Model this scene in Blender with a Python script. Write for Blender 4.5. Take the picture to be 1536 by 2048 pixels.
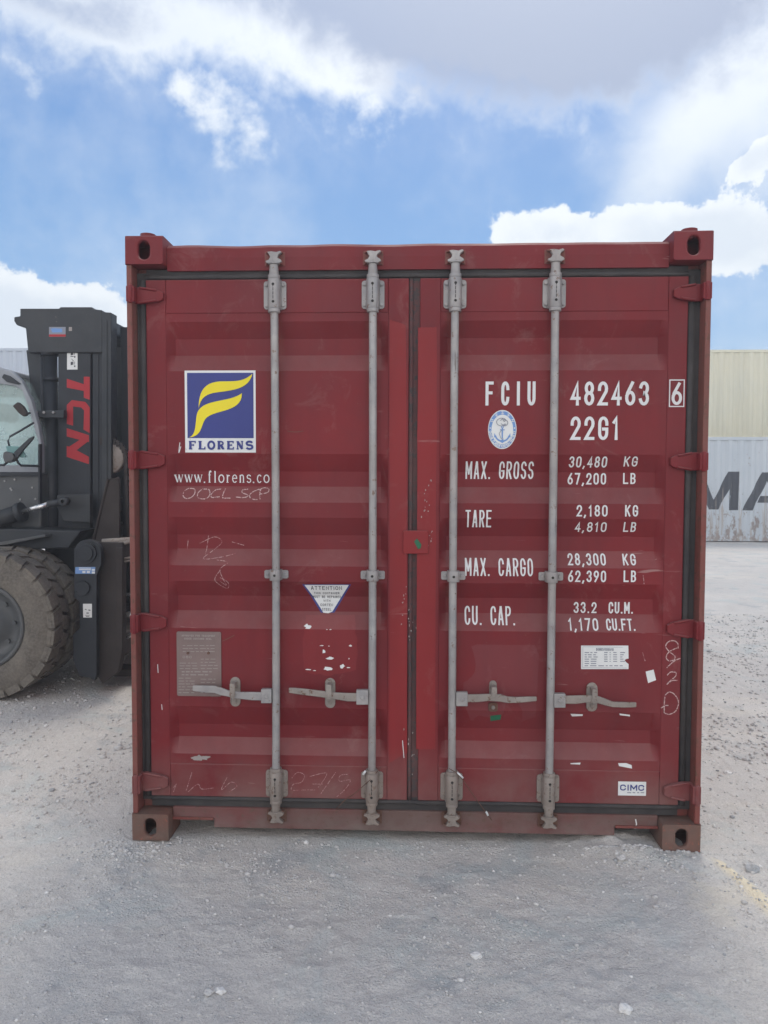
import bpy, bmesh, math, random
import numpy as np
from mathutils import Vector, Matrix, noise as mnoise
random.seed(7); rng = np.random.default_rng(7)
for o in list(bpy.data.objects): bpy.data.objects.remove(o)
S = bpy.context.scene
COL = S.collection
PI = math.pi
# ------------------------------------------------------------------ camera
CX, CY, CZ = 1.2179, -3.2342, 1.5837
PIT, YAW, ROL = map(math.radians, (-2.6241, -2.2005, 0.1570))
F = 1540.0
_cp, _sp, _cy, _sy, _cr, _sr = (math.cos(PIT), math.sin(PIT), math.cos(YAW), math.sin(YAW), math.cos(ROL), math.sin(ROL))
FW = Vector((_sy*_cp, _cy*_cp, _sp)); R0 = Vector((_cy, -_sy, 0)); U0 = R0.cross(FW)
RT = R0*_cr + U0*_sr; UP = U0*_cr - R0*_sr
cd = bpy.data.cameras.new('camera'); cam = bpy.data.objects.new('camera', cd); COL.objects.link(cam)
M3 = Matrix((RT, UP, -FW)).transposed()
cam.matrix_world = Matrix.Translation((CX, CY, CZ)) @ M3.to_4x4()
cd.sensor_fit = 'VERTICAL'; cd.sensor_height = 36; cd.lens = F/2048*36; cd.clip_start = 0.05; cd.clip_end = 3000
S.camera = cam
S.render.resolution_x = 768; S.render.resolution_y = 1024

def ray(u, v):
    return (FW + RT*((u-768)/F) + UP*((1024-v)/F))
def P(u, v, Y):
    """world point of a photograph position on the plane y = Y (used to read off sizes)"""
    d = ray(u, v); t = (Y-CY)/d.y
    return Vector((CX+d.x*t, Y, CZ+d.z*t))
def azel(u, v):
    d = ray(u, v).normalized(); return math.atan2(d.x, d.y), math.asin(d.z)

# ------------------------------------------------------------------ light
SUN_EL, SUN_AZ = math.radians(58), math.radians(11)      # azimuth from +y towards +x
SUN_STRENGTH, SUN_ANGLE = 0.5, 18
SKY_STRENGTH, EXPOSURE = 0.10, 1.58
sd = bpy.data.lights.new('sun', 'SUN'); sd.energy = SUN_STRENGTH; sd.angle = math.radians(SUN_ANGLE); sd.color = (1.0, 0.93, 0.82)
so = bpy.data.objects.new('sun', sd); COL.objects.link(so)
sdir = Vector((math.sin(SUN_AZ)*math.cos(SUN_EL), math.cos(SUN_AZ)*math.cos(SUN_EL), math.sin(SUN_EL)))
so.rotation_euler = sdir.to_track_quat('Z', 'Y').to_euler(); so.location = (2, 3, 12)
S.view_settings.view_transform = 'Standard'; S.view_settings.look = 'None'
S.view_settings.exposure = EXPOSURE; S.view_settings.gamma = 1; S.view_settings.use_curve_mapping = False

W = bpy.data.worlds.new('World'); S.world = W; W.use_nodes = True
nt = W.node_tree; nt.nodes.clear(); L = nt.links
def N(t, **k):
    n = nt.nodes.new(t)
    for a, b in k.items(): setattr(n, a, b)
    return n
def mth(op, a, b=None, c=None, clamp=False):
    n = nt.nodes.new('ShaderNodeMath'); n.operation = op; n.use_clamp = clamp
    for i, x in enumerate((a, b, c)):
        if x is None: continue
        if isinstance(x, (int, float)): n.inputs[i].default_value = x
        else: nt.links.new(x, n.inputs[i])
    return n.outputs[0]
def ramp01(x, a, b):
    n = nt.nodes.new('ShaderNodeMapRange'); n.interpolation_type = 'SMOOTHSTEP'
    n.inputs['From Min'].default_value = a; n.inputs['From Max'].default_value = b
    nt.links.new(x, n.inputs['Value']); return n.outputs['Result']
def mixc(f, a, b, typ='MIX'):
    n = nt.nodes.new('ShaderNodeMix'); n.data_type = 'RGBA'; n.blend_type = typ
    if isinstance(f, (int, float)): n.inputs['Factor'].default_value = f
    else: nt.links.new(f, n.inputs['Factor'])
    for i, x in ((6, a), (7, b)):
        if isinstance(x, tuple): n.inputs[i].default_value = (*x, 1) if len(x) == 3 else x
        else: nt.links.new(x, n.inputs[i])
    return n.outputs[2]
sky = N('ShaderNodeTexSky', sky_type='NISHITA'); sky.sun_disc = False
sky.sun_elevation = SUN_EL; sky.sun_rotation = SUN_AZ; sky.air_density = 1.0; sky.dust_density = 0.8; sky.ozone_density = 1.6
tc = N('ShaderNodeTexCoord'); sep = N('ShaderNodeSeparateXYZ'); L.new(tc.outputs['Generated'], sep.inputs[0])
dx, dy, dz = sep.outputs
az = mth('ARCTAN2', dx, dy); el = mth('ARCSINE', dz)
dist = N('ShaderNodeTexNoise'); dist.inputs['Scale'].default_value = 2.6; dist.inputs['Detail'].default_value = 7; dist.inputs['Roughness'].default_value = 0.62
L.new(tc.outputs['Generated'], dist.inputs['Vector'])
n2 = N('ShaderNodeTexNoise'); n2.inputs['Scale'].default_value = 9.0; n2.inputs['Detail'].default_value = 9; n2.inputs['Roughness'].default_value = 0.62; n2.inputs['Distortion'].default_value = 0.35
L.new(tc.outputs['Generated'], n2.inputs['Vector'])
n3 = N('ShaderNodeTexNoise'); n3.inputs['Scale'].default_value = 30.0; n3.inputs['Detail'].default_value = 6; n3.inputs['Roughness'].default_value = 0.6
L.new(tc.outputs['Generated'], n3.inputs['Vector'])
nz = mth('ADD', mth('ADD', mth('MULTIPLY', mth('SUBTRACT', n2.outputs[0], 0.5), 2.0), mth('MULTIPLY', mth('SUBTRACT', n3.outputs[0], 0.5), 0.9)), mth('MULTIPLY', mth('SUBTRACT', dist.outputs[0], 0.5), 1.2))
nzb = mth('SUBTRACT', dist.outputs[0], 0.5)
def blob(u, v, ru, rv, ang=0, amp=1.0):
    """soft elliptical cloud mass: centre and radii as seen from the yard"""
    a0, e0 = azel(u, v); ra = ru/F; re = rv/F; t = math.radians(ang)
    p = mth('SUBTRACT', az, a0); q = mth('SUBTRACT', el, e0)
    p = mth('MULTIPLY', p, math.cos(e0))
    P1 = mth('ADD', mth('MULTIPLY', p, math.cos(t)/ra), mth('MULTIPLY', q, math.sin(t)/ra))
    Q1 = mth('ADD', mth('MULTIPLY', p, -math.sin(t)/re), mth('MULTIPLY', q, math.cos(t)/re))
    d2 = mth('ADD', mth('MULTIPLY', P1, P1), mth('MULTIPLY', Q1, Q1))
    return mth('MULTIPLY', mth('EXPONENT', mth('MULTIPLY', d2, -0.7)), amp)
def total(bl):
    s = bl[0]
    for b in bl[1:]: s = mth('ADD', s, b)
    return s
# thick grey deck at the top right, thinner white deck at the top left
deck = total([blob(1080, 60, 210, 105, 0, .95), blob(1280, 20, 150, 90, 0, .5), blob(1250, -230, 620, 150, 0, 1.2), blob(270, 20, 150, 60, -10, 0.72), blob(90, -10, 160, 45, -8, 0.6), blob(600, 40, 120, 75, -25, 0.75), blob(690, 130, 60, 70, -35, 0.45), blob(400, -230, 600, 110, 0, 1.1), blob(880, -60, 300, 60, 0, .5)])
wisps = total([blob(725, 200, 42, 62, 25, .85), blob(400, 235, 90, 34, -56, .70), blob(475, 225, 90, 32, -50, .66), blob(365, 180, 30, 24, 0, .4), blob(850, 140, 75, 20, 60, .75), blob(1230, 195, 80, 22, 8, .5), blob(940, 215, 60, 20, -5, .5), blob(70, 190, 40, 18, -60, .4)])
# flat-bottomed cumulus low over the yard
cum = total([blob(1030, 465, 52, 42, 0, .8), blob(1130, 462, 55, 40, 0, .7), blob(1265, 450, 65, 40, 0, .8), blob(1370, 470, 60, 40, 0, .65), blob(1465, 455, 55, 40, 0, .8), blob(1300, 520, 230, 30, 0, .6), blob(1500, 322, 42, 24, 30, .75), blob(1560, 290, 50, 24, 30, .6), blob(35, 625, 50, 42, 0, .95), blob(185, 625, 60, 38, 0, .95), blob(100, 680, 200, 40, 0, .7), blob(-250, 600, 220, 100, 0, 1.0), blob(1900, 500, 260, 110, 0, 1.0)])
# clouds go on out of view, their cover raised as added fill light
fill_clouds = mth('MULTIPLY', ramp01(mth('ADD', nzb, mth('MULTIPLY', nz, .2)), -0.10, 0.06), ramp01(mth('ABSOLUTE', az), 0.75, 1.2))
veil = ramp01(mth('ADD', total([blob(1660, 60, 230, 300, 25, 1.0), blob(1320, 330, 220, 50, 50, .45)]), mth('MULTIPLY', nz, .18)), 0.10, 1.0)
horiz = ramp01(el, 0.26, 0.0)
nzc = mth('ADD', mth('MULTIPLY', mth('SUBTRACT', n2.outputs[0], 0.5), 1.5), mth('MULTIPLY', mth('SUBTRACT', n3.outputs[0], 0.5), 1.5))
thick0 = ramp01(az, -.3, .15)
d_deck = ramp01(mth('ADD', deck, mth('MULTIPLY', nz, .95)), 0.20, 1.05)
d_wisp = mth('MULTIPLY', ramp01(mth('ADD', wisps, mth('MULTIPLY', mth('ADD', nz, nzc), .62)), 0.28, 1.05), .9)
nzc = mth('ADD', mth('MULTIPLY', mth('SUBTRACT', n2.outputs[0], 0.5), 1.5), mth('MULTIPLY', mth('SUBTRACT', n3.outputs[0], 0.5), 1.5))
d_cum = ramp01(mth('ADD', cum, mth('MULTIPLY', nzc, .75)), 0.50, 0.66)
d_deck = mth('MULTIPLY', d_deck, mth('ADD', .80, mth('MULTIPLY', thick0, .2)))
dens = mth('MAXIMUM', mth('MAXIMUM', d_deck, d_wisp), mth('MAXIMUM', d_cum, fill_clouds))
dens = mth('MAXIMUM', dens, mth('MULTIPLY', veil, .85))
dens = mth('ADD', dens, mth('MULTIPLY', mth('SUBTRACT', 1.0, dens), mth('MULTIPLY', ramp01(mth('ADD', nzb, mth('MULTIPLY', nz, .15)), -.12, .22), .30)))   # thin high haze
thick = mth('MULTIPLY', ramp01(mth('ADD', total([blob(1130, 70, 270, 110, 0, 1.15), blob(900, 20, 160, 60, 0, .4), blob(1100, -180, 500, 120, 0, 1.0), blob(250, -220, 500, 100, 0, .8), blob(120, 20, 120, 25, -8, .5)]), mth('MULTIPLY', nz, .55)), 0.30, 0.95), .95)
cshade = mth('MULTIPLY', ramp01(mth('SUBTRACT', cum, mth('MULTIPLY', nzc, .8)), 0.5, 1.3), .7)
skyc = mixc(0.88, sky.outputs[0], mixc(ramp01(el, .55, .15), (.34, .86, 1.95), (.58, 1.24, 2.22)))
skyc = mixc(mth('MULTIPLY', horiz, .6), skyc, (1.8, 2.45, 3.1))
# clouds with the sun behind them are duller; unseen front-lit ones are raised as fill light; near the sun they glow
sdot = mth('ADD', mth('ADD', mth('MULTIPLY', dx, sdir.x), mth('MULTIPLY', dy, sdir.y)), mth('MULTIPLY', dz, sdir.z))
front = ramp01(sdot, .45, -.5); glow = mth('POWER', mth('MAXIMUM', sdot, 0.0), 14)
bright = mixc(front, (3.1, 3.3, 3.5), (10.8, 10.2, 9.7))
cl = mixc(mth('MULTIPLY', thick, mth('SUBTRACT', 1.0, front)), bright, (1.30, 1.58, 2.2))
cl = mixc(cshade, cl, (2.4, 2.7, 3.1))
cl = mixc(mth('MULTIPLY', glow, mth('SUBTRACT', 1.0, mth('MULTIPLY', thick, .7))), cl, (9, 8.7, 8.3)); skyc = mixc(mth('MULTIPLY', glow, .5), skyc, (6, 6.3, 6.8))
skyf = mixc(dens, skyc, cl)
bg = N('ShaderNodeBackground'); bg.inputs['Strength'].default_value = SKY_STRENGTH; L.new(skyf, bg.inputs['Color'])
wo = N('ShaderNodeOutputWorld'); L.new(bg.outputs[0], wo.inputs['Surface'])

# ------------------------------------------------------------------ materials
class MT:
    def __init__(s, name):
        s.m = bpy.data.materials.new(name); s.m.use_nodes = True; s.t = s.m.node_tree
        s.b = s.t.nodes['Principled BSDF']; s.g = s.t.nodes.new('ShaderNodeNewGeometry')
    def n(s, t, **k):
        x = s.t.nodes.new(t)
        for a, b in k.items(): setattr(x, a, b)
        return x
    def link(s, a, b): s.t.links.new(a, b)
    def noise(s, scale, detail=5, rough=.6, stretch=(1, 1, 1), dist=0):
        mp = s.n('ShaderNodeMapping'); mp.inputs['Scale'].default_value = stretch; s.link(s.g.outputs['Position'], mp.inputs['Vector'])
        x = s.n('ShaderNodeTexNoise'); x.inputs['Scale'].default_value = scale; x.inputs['Detail'].default_value = detail
        x.inputs['Roughness'].default_value = rough; x.inputs['Distortion'].default_value = dist
        s.link(mp.outputs[0], x.inputs['Vector']); return x.outputs[0]
    def vor(s, scale, feat='F1', stretch=(1, 1, 1)):
        mp = s.n('ShaderNodeMapping'); mp.inputs['Scale'].default_value = stretch; s.link(s.g.outputs['Position'], mp.inputs['Vector'])
        x = s.n('ShaderNodeTexVoronoi'); x.feature = feat; x.inputs['Scale'].default_value = scale; s.link(mp.outputs[0], x.inputs['Vector']); return x
    def rng(s, v, a, b, c=0., d=1.):
        x = s.n('ShaderNodeMapRange'); x.inputs['From Min'].default_value = a; x.inputs['From Max'].default_value = b
        x.inputs['To Min'].default_value = c; x.inputs['To Max'].default_value = d; s.link(v, x.inputs['Value']); return x.outputs[0]
    def mul(s, a, b, op='MULTIPLY'):
        x = s.n('ShaderNodeMath'); x.operation = op
        for i, v in enumerate((a, b)):
            if isinstance(v, (int, float)): x.inputs[i].default_value = v
            else: s.link(v, x.inputs[i])
        return x.outputs[0]
    def mix(s, f, a, b):
        x = s.n('ShaderNodeMix'); x.data_type = 'RGBA'
        if isinstance(f, (int, float)): x.inputs['Factor'].default_value = f
        else: s.link(f, x.inputs['Factor'])
        for i, v in ((6, a), (7, b)):
            if isinstance(v, tuple): x.inputs[i].default_value = (*v, 1)
            else: s.link(v, x.inputs[i])
        return x.outputs[2]
    def col(s, c):
        if isinstance(c, tuple): s.b.inputs['Base Color'].default_value = (*c, 1)
        else: s.link(c, s.b.inputs['Base Color'])
    def rough(s, r):
        if isinstance(r, (int, float)): s.b.inputs['Roughness'].default_value = r
        else: s.link(r, s.b.inputs['Roughness'])
    def bump(s, h, strength=.3, dist=.01):
        x = s.n('ShaderNodeBump'); x.inputs['Strength'].default_value = strength; x.inputs['Distance'].default_value = dist
        s.link(h, x.inputs['Height']); s.link(x.outputs[0], s.b.inputs['Normal'])
    def z(s):
        x = s.n('ShaderNodeSeparateXYZ'); s.link(s.g.outputs['Position'], x.inputs[0]); return x.outputs

def worn(name, a, b, rough=.55, metal=0., spot=None, spotamt=.66, dust=None, dustamt=0., scale=3., bump=.15, spec=.4):
    m = MT(name); c = m.mix(m.rng(m.noise(scale, 6), .35, .65), a, b)
    c = m.mix(m.rng(m.noise(18, 3, stretch=(1, 1, .06)), .5, .75, 0, .35), c, tuple(x*.75 for x in a))
    if 'galv' in name:
        c = m.mix(m.rng(m.noise(55, 4, .6, stretch=(1, 1, .07)), .66, .70, 0, .8), c, (.10, .085, .08))
        c = m.mix(m.rng(m.noise(2.2, 5, .6), .45, .7, 0, .6), c, tuple(v*.72 for v in a))
    if spot: c = m.mix(m.rng(m.noise(38, 6, .7), spotamt, spotamt+.05), c, spot)
    if dust: c = m.mix(m.rng(m.noise(1.6, 7, .7), .3, .75, 0, dustamt), c, dust)
    m.col(c); m.rough(m.rng(m.noise(9), .3, .7, rough-.1, rough+.12)); m.b.inputs['Metallic'].default_value = metal
    m.b.inputs['Specular IOR Level'].default_value = spec
    m.bump(m.noise(60, 4), bump, .003)
    return m.m
def redpaint(name, a, b, dustmul=1.0):
    m = MT(name); x, y, z = m.z()
    c = m.mix(m.rng(m.noise(1.5, 6, .65), .35, .68), a, b)
    c = m.mix(m.rng(m.noise(10, 5, .6, stretch=(1, 1, .12)), .48, .75, 0, .4), c, (a[0]*.72, a[1]*.8, a[2]*.85))      # rain streaks
    c = m.mix(m.rng(m.noise(5, 8, .72, dist=.8), .58, .72, 0, .30*dustmul), c, (.30, .17, .155))                        # chalky scuffs
    c = m.mix(m.rng(m.noise(.9, 5, .6), .5, .7, 0, .45*dustmul), c, (.17, .040, .042))                                  # sun-faded areas
    zt, zb = P(560, 616, .05).z, P(560, 1161, .05).z
    run = None
    for xu in (550, 744.5, 907, 1104):
        xb = P(xu, 1090, .03).x; k = m.rng(m.mul(m.mul(x, xb, 'SUBTRACT'), 0, 'ADD'), -.05, 0); k2 = m.rng(x, xb+.05, xb); k1 = m.rng(x, xb-.05, xb); k = m.mul(k1, k2)
        run = k if run is None else m.mul(run, k, 'MAXIMUM')
    fall = m.mul(m.mul(m.rng(z, zt+.03, zt-.02), m.rng(z, zt-.55, zt)), m.mul(m.rng(z, zb+.02, zb-.02), m.rng(z, zb-.40, zb)), 'MAXIMUM')
    c = m.mix(m.mul(m.mul(run, fall), m.rng(m.noise(30, 5, .6, stretch=(1, 1, .05)), .42, .66, 0, .75)), c, (.13, .055, .035))   # rust runs below the fittings
    scr = m.mul(m.rng(m.noise(26, 3, .5, stretch=(.14, 1, 1.6), dist=.5), .70, .73), m.rng(m.noise(3, 3), .5, .6))
    c = m.mix(m.mul(scr, .55), c, (.40, .27, .25))
    c = m.mix(m.rng(m.noise(90, 2, .5), .74, .78, 0, .6), c, (.16, .07, .045))                                          # small rust
    c = m.mix(m.mul(m.rng(z, .42, 0., 0, .75*dustmul), m.rng(m.noise(4, 6), .3, .6)), c, (.24, .19, .165))               # road dust on the foot
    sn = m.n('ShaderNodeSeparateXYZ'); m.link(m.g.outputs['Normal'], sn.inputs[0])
    c = m.mix(m.mul(m.rng(sn.outputs[2], .10, .55, 0, .27), m.rng(m.noise(7, 6, .65), .2, .65, .35, 1)), c, (.34, .22, .20))   # paler tone on faces that tilt upward
    m.col(c); m.rough(m.rng(m.noise(6, 5), .3, .7, .42, .62)); m.b.inputs['Specular IOR Level'].default_value = .25
    m.bump(m.mul(m.noise(7, 3), m.mul(m.noise(110, 3), .12), 'ADD'), .22, .006)
    return m.m
M = {}
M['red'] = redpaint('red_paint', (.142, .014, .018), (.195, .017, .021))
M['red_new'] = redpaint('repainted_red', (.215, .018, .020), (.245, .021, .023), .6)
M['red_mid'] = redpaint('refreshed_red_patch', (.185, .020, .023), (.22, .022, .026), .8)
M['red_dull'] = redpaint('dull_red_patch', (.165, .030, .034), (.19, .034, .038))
M['red_edge'] = worn('rusty_red_edge', (.19, .035, .028), (.15, .045, .033), .65, spot=(.09, .035, .02), spotamt=.56, dust=(.22, .13, .11), dustamt=.45)
def sillmat():
    m = MT('dusty_sill'); x, y, z = m.z()
    c = m.mix(m.rng(m.noise(3, 6, .65, stretch=(.5, 1, 1.4)), .38, .62), (.145, .026, .024), (.125, .068, .056))
    c = m.mix(m.rng(m.noise(40, 5), .58, .66), c, (.10, .045, .03))
    c = m.mix(m.mul(m.rng(z, .16, .03, 0, .45), m.rng(m.noise(9, 6), .25, .6)), c, (.25, .215, .195))
    m.col(c); m.rough(.8); m.bump(m.noise(70, 5), .4, .004); return m.m
M['sill'] = sillmat()
M['rust'] = worn('rusted_casting', (.15, .05, .032), (.10, .06, .045), .85, spot=(.30, .07, .035), spotamt=.60, dust=(.25, .2, .17), dustamt=.6, scale=9, bump=.5)
M['gasket'] = worn('dusty_rubber_gasket', (.022, .022, .025), (.045, .043, .043), .8, dust=(.12, .10, .09), dustamt=.5, scale=8)
M['gasket_red'] = worn('paint_stained_gasket', (.06, .022, .024), (.10, .03, .03), .8, spot=(.03, .028, .03), spotamt=.52, dust=(.15, .10, .09), dustamt=.5, scale=6)
M['galv'] = worn('galvanised_steel', (.27, .275, .285), (.41, .405, .40), .5, .3, spot=(.14, .085, .06), spotamt=.605, dust=(.34, .27, .23), dustamt=.6, scale=14, bump=.3)
M['galv_dirty'] = worn('dirty_galvanised_steel', (.24, .22, .20), (.33, .30, .27), .6, .25, spot=(.12, .06, .035), spotamt=.57, dust=(.30, .23, .19), dustamt=.7, scale=14, bump=.45)
M['rust_dark'] = worn('dark_rusty_steel', (.10, .045, .03), (.16, .085, .06), .8, spot=(.05, .03, .025), scale=20)
M['hole'] = worn('dark_hole', (.02, .018, .018), (.03, .025, .02), .9)
def flat(name, c, rough=.5, wear=None, amt=.68, emis=None):
    m = MT(name); cc = m.mix(m.rng(m.noise(2.5, 5), .3, .7), c, tuple(x*.88 for x in c))
    if wear: cc = m.mix(m.rng(m.noise(45, 6, .7), amt, amt+.03), cc, wear)
    m.col(cc); m.rough(rough); m.b.inputs['Specular IOR Level'].default_value = .3; return m.m
M['white'] = flat('white_vinyl', (.72, .72, .71), .55, (.32, .14, .12), .70)
M['sticker'] = flat('white_sticker', (.74, .74, .72), .45, (.5, .45, .42), .66)
M['blue'] = flat('blue_print', (.045, .055, .22), .4)
M['yellow'] = flat('yellow_print', (.80, .66, .03), .4, (.3, .2, .05), .745)
M['skyblue'] = flat('pale_blue_print', (.16, .30, .58), .45)
M['ink'] = flat('black_ink', (.06, .06, .07), .6)
M['inkgrey'] = flat('grey_ink', (.25, .26, .30), .6)
M['plate'] = worn('aluminium_plate', (.17, .12, .11), (.21, .15, .14), .5, .3, dust=(.27, .2, .18), dustamt=.6, scale=7)
M['plateink'] = flat('plate_lettering', (.33, .29, .27), .6)
M['green'] = flat('green_tape', (.02, .13, .065), .6)
def chalkmat(name, amt):
    m = MT(name); f = m.rng(m.noise(120, 3, .6), .5-amt*.3, .62); m.col(m.mix(f, (.56, .41, .39), (.21, .04, .045))); m.rough(.9); return m.m
M['chalk'] = chalkmat('chalk', .1); M['chalk_faint'] = chalkmat('faint_chalk', .75)
M['fl_black'] = worn('forklift_black', (.009, .012, .018), (.015, .018, .025), .5, dust=(.04, .04, .042), dustamt=.3, spot=(.06, .055, .05), spotamt=.66)
M['fl_grey'] = worn('forklift_dark_grey', (.011, .016, .023), (.020, .025, .032), .5, dust=(.06, .056, .052), dustamt=.5, spot=(.12, .10, .09))
M['fl_body'] = worn('forklift_body_grey', (.06, .066, .072), (.085, .09, .092), .42, dust=(.13, .12, .11), dustamt=.5, spot=(.05, .035, .03), spotamt=.70)
M['fl_cab'] = worn('cab_silver', (.26, .28, .31), (.31, .33, .36), .45, dust=(.34, .32, .30), dustamt=.5)
M['fl_brown'] = worn('carriage_brown', (.018, .013, .014), (.028, .020, .018), .7, dust=(.06, .045, .038), dustamt=.5, spot=(.05, .026, .02), spotamt=.62)
M['fl_red'] = flat('red_lettering', (.42, .022, .03), .45, (.1, .03, .03), .71)
M['chrome'] = worn('chromed_rod', (.62, .62, .62), (.7, .7, .7), .22, .9, dust=(.5, .45, .4), dustamt=.3)
def tyremat():
    m = MT('dusty_tyre'); c = m.mix(m.rng(m.noise(5, 6), .3, .65), (.075, .066, .056), (.165, .145, .12))
    c = m.mix(m.rng(m.noise(60, 5), .4, .75, 0, .6), c, (.24, .21, .175)); m.col(c); m.rough(.92); m.bump(m.noise(80, 5), .35, .004); return m.m
M['tyre'] = tyremat()
M['groove'] = worn('tyre_groove', (.02, .019, .018), (.035, .032, .03), .95)
def glassmat(name, tint, a):
    m = MT(name); m.b.inputs['Base Color'].default_value = (*tint, 1); m.rough(.12)
    tr = m.n('ShaderNodeBsdfTransparent'); tr.inputs[0].default_value = (.93, .99, .98, 1)
    mx = m.n('ShaderNodeMixShader'); f = m.rng(m.noise(2.2, 6, .65), .3, .7, a-.13, a+.13); m.link(f, mx.inputs[0])
    out = m.t.nodes['Material Output']; m.link(tr.outputs[0], mx.inputs[1]); m.link(m.b.outputs[0], mx.inputs[2]); m.link(mx.outputs[0], out.inputs[0]); return m.m
M['glass'] = glassmat('dusty_cab_glass', (.55, .66, .63), .30)
M['mirror_teal'] = flat('teal_mirror_back', (.16, .30, .29), .35)
def boxpaint(name, a, b, ru, band=0):
    m = MT(name); c = m.mix(m.rng(m.noise(.9, 6), .3, .7), a, b)
    c = m.mix(m.rng(m.noise(2.2, 7, .7, stretch=(1, 1, .10)), .50, .72, 0, .45), c, tuple(x*.7 for x in b))
    x, y, z = m.z()
    if band:
        low = m.rng(z, 1.5, .1, 0.02, .17)
        sp = m.mul(m.noise(6.5, 8, .75, stretch=(1, 1, .55)), low, 'ADD'); c = m.mix(m.rng(sp, .655, .70, 0, .8), c, ru)
        st = m.mul(m.noise(7, 4, .7, stretch=(1, 1, .07)), low, 'ADD'); c = m.mix(m.rng(st, .66, .74, 0, .7), c, (.33, .27, .22))
    m.col(c); m.rough(.6); m.bump(m.noise(5, 4), .1, .02); return m.m
M['box_white'] = boxpaint('weathered_white_container', (.44, .49, .53), (.52, .56, .59), (.20, .14, .11), 1)
M['box_cream'] = boxpaint('cream_container', (.66, .62, .46), (.62, .60, .47), (.3, .2, .15))
M['box_pale'] = boxpaint('pale_blue_grey_container', (.42, .47, .54), (.46, .50, .55), (.3, .2, .15))
M['box_grey'] = boxpaint('grey_container', (.22, .25, .27), (.26, .28, .30), (.2, .13, .1))
M['maersk_ink'] = boxpaint('faded_dark_lettering', (.022, .028, .04), (.035, .042, .055), (.30, .36, .37), 1)

# ------------------------------------------------------------------ mesh helpers
class MB:
    def __init__(s): s.v = []; s.f = []; s.m = []; s.sm = []
    def add(s, vs, fs, mi=0, smooth=False):
        o = len(s.v); s.v += [tuple(v) for v in vs]
        for f in fs: s.f.append(tuple(i+o for i in f)); s.m.append(mi); s.sm.append(smooth)
    def box(s, x0, x1, y0, y1, z0, z1, mi=0):
        vs = [(x, y, z) for x in (x0, x1) for y in (y0, y1) for z in (z0, z1)]
        s.add(vs, [(0, 1, 3, 2), (4, 6, 7, 5), (0, 4, 5, 1), (2, 3, 7, 6), (0, 2, 6, 4), (1, 5, 7, 3)], mi)
    def prism(s, pts, y0, y1, mi=0, smooth=False):
        """outline in x,z extruded along y"""
        a = sum(pts[i][0]*pts[(i+1) % len(pts)][1]-pts[(i+1) % len(pts)][0]*pts[i][1] for i in range(len(pts)))
        if a < 0: pts = pts[::-1]
        n = len(pts); vs = [(p[0], y0, p[1]) for p in pts]+[(p[0], y1, p[1]) for p in pts]
        s.add(vs, [tuple(range(n)), tuple(range(2*n-1, n-1, -1))], mi)
        s.add(vs, [(i, i+n, (i+1) % n+n, (i+1) % n) for i in range(n)], mi, smooth)
    def tube(s, path, r, n=10, mi=0, caps=True, smooth=True):
        path = [Vector(p) for p in path]; rs = r if isinstance(r, (list, tuple)) else [r]*len(path); rings = []
        for i, p in enumerate(path):
            t = (path[min(i+1, len(path)-1)]-path[max(i-1, 0)]).normalized()
            a = t.cross(Vector((0, 0, 1)) if abs(t.z) < .9 else Vector((1, 0, 0))).normalized(); b = t.cross(a)
            rings.append([p+(a*math.cos(2*PI*k/n)+b*math.sin(2*PI*k/n))*rs[i] for k in range(n)])
        vs = [v for rg in rings for v in rg]; fs = []
        for i in range(len(path)-1):
            for k in range(n): fs.append((i*n+k, i*n+(k+1) % n, (i+1)*n+(k+1) % n, (i+1)*n+k))
        s.add(vs, fs, mi, smooth)
        if caps:
            s.add(rings[0], [tuple(range(n))[::-1]], mi); s.add(rings[-1], [tuple(range(n))], mi)
    def cyl(s, p0, p1, r, n=16, mi=0): s.tube([p0, p1], r, n, mi)
    def lathe(s, c, axis, prof, n=32, mi=0, smooth=True):
        """prof: (along axis, radius)"""
        c = Vector(c); ax = Vector(axis).normalized(); a = ax.cross(Vector((0, 0, 1)) if abs(ax.z) < .9 else Vector((1, 0, 0))).normalized(); b = ax.cross(a)
        vs = [c+ax*h+(a*math.cos(2*PI*k/n)+b*math.sin(2*PI*k/n))*r for h, r in prof for k in range(n)]; fs = []
        for i in range(len(prof)-1):
            for k in range(n): fs.append((i*n+k, (i+1)*n+k, (i+1)*n+(k+1) % n, i*n+(k+1) % n))
        s.add(vs, fs, mi, smooth)
    def build(s, name, mats, parent=None, loc=None, bevel=0, recalc=True):
        me = bpy.data.meshes.new(name); me.from_pydata([tuple(v) for v in s.v], [], s.f)
        for m in (mats if isinstance(mats, (list, tuple)) else [mats]): me.materials.append(M[m] if isinstance(m, str) else m)
        me.polygons.foreach_set('material_index', s.m); me.polygons.foreach_set('use_smooth', s.sm)
        if recalc:
            bm = bmesh.new(); bm.from_mesh(me); bmesh.ops.remove_doubles(bm, verts=bm.verts, dist=1e-6)
            bmesh.ops.recalc_face_normals(bm, faces=bm.faces); bm.to_mesh(me); bm.free()
        me.update(); o = bpy.data.objects.new(name, me); COL.objects.link(o)
        if parent: o.parent = parent
        if loc: o.location = loc
        if bevel:
            b = o.modifiers.new('bevel', 'BEVEL'); b.width = bevel; b.segments = 2; b.limit_method = 'ANGLE'; b.angle_limit = math.radians(40)
        return o
def tag(o, label=None, cat=None, group=None, kind=None):
    if label: o['label'] = label
    if cat: o['category'] = cat
    if group: o['group'] = group
    if kind: o['kind'] = kind
    return o
def empty(name, loc, label, cat, group=None):
    o = bpy.data.objects.new(name, None); COL.objects.link(o); o.location = loc; o.empty_display_size = .1
    tag(o, label, cat, group); return o
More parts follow.
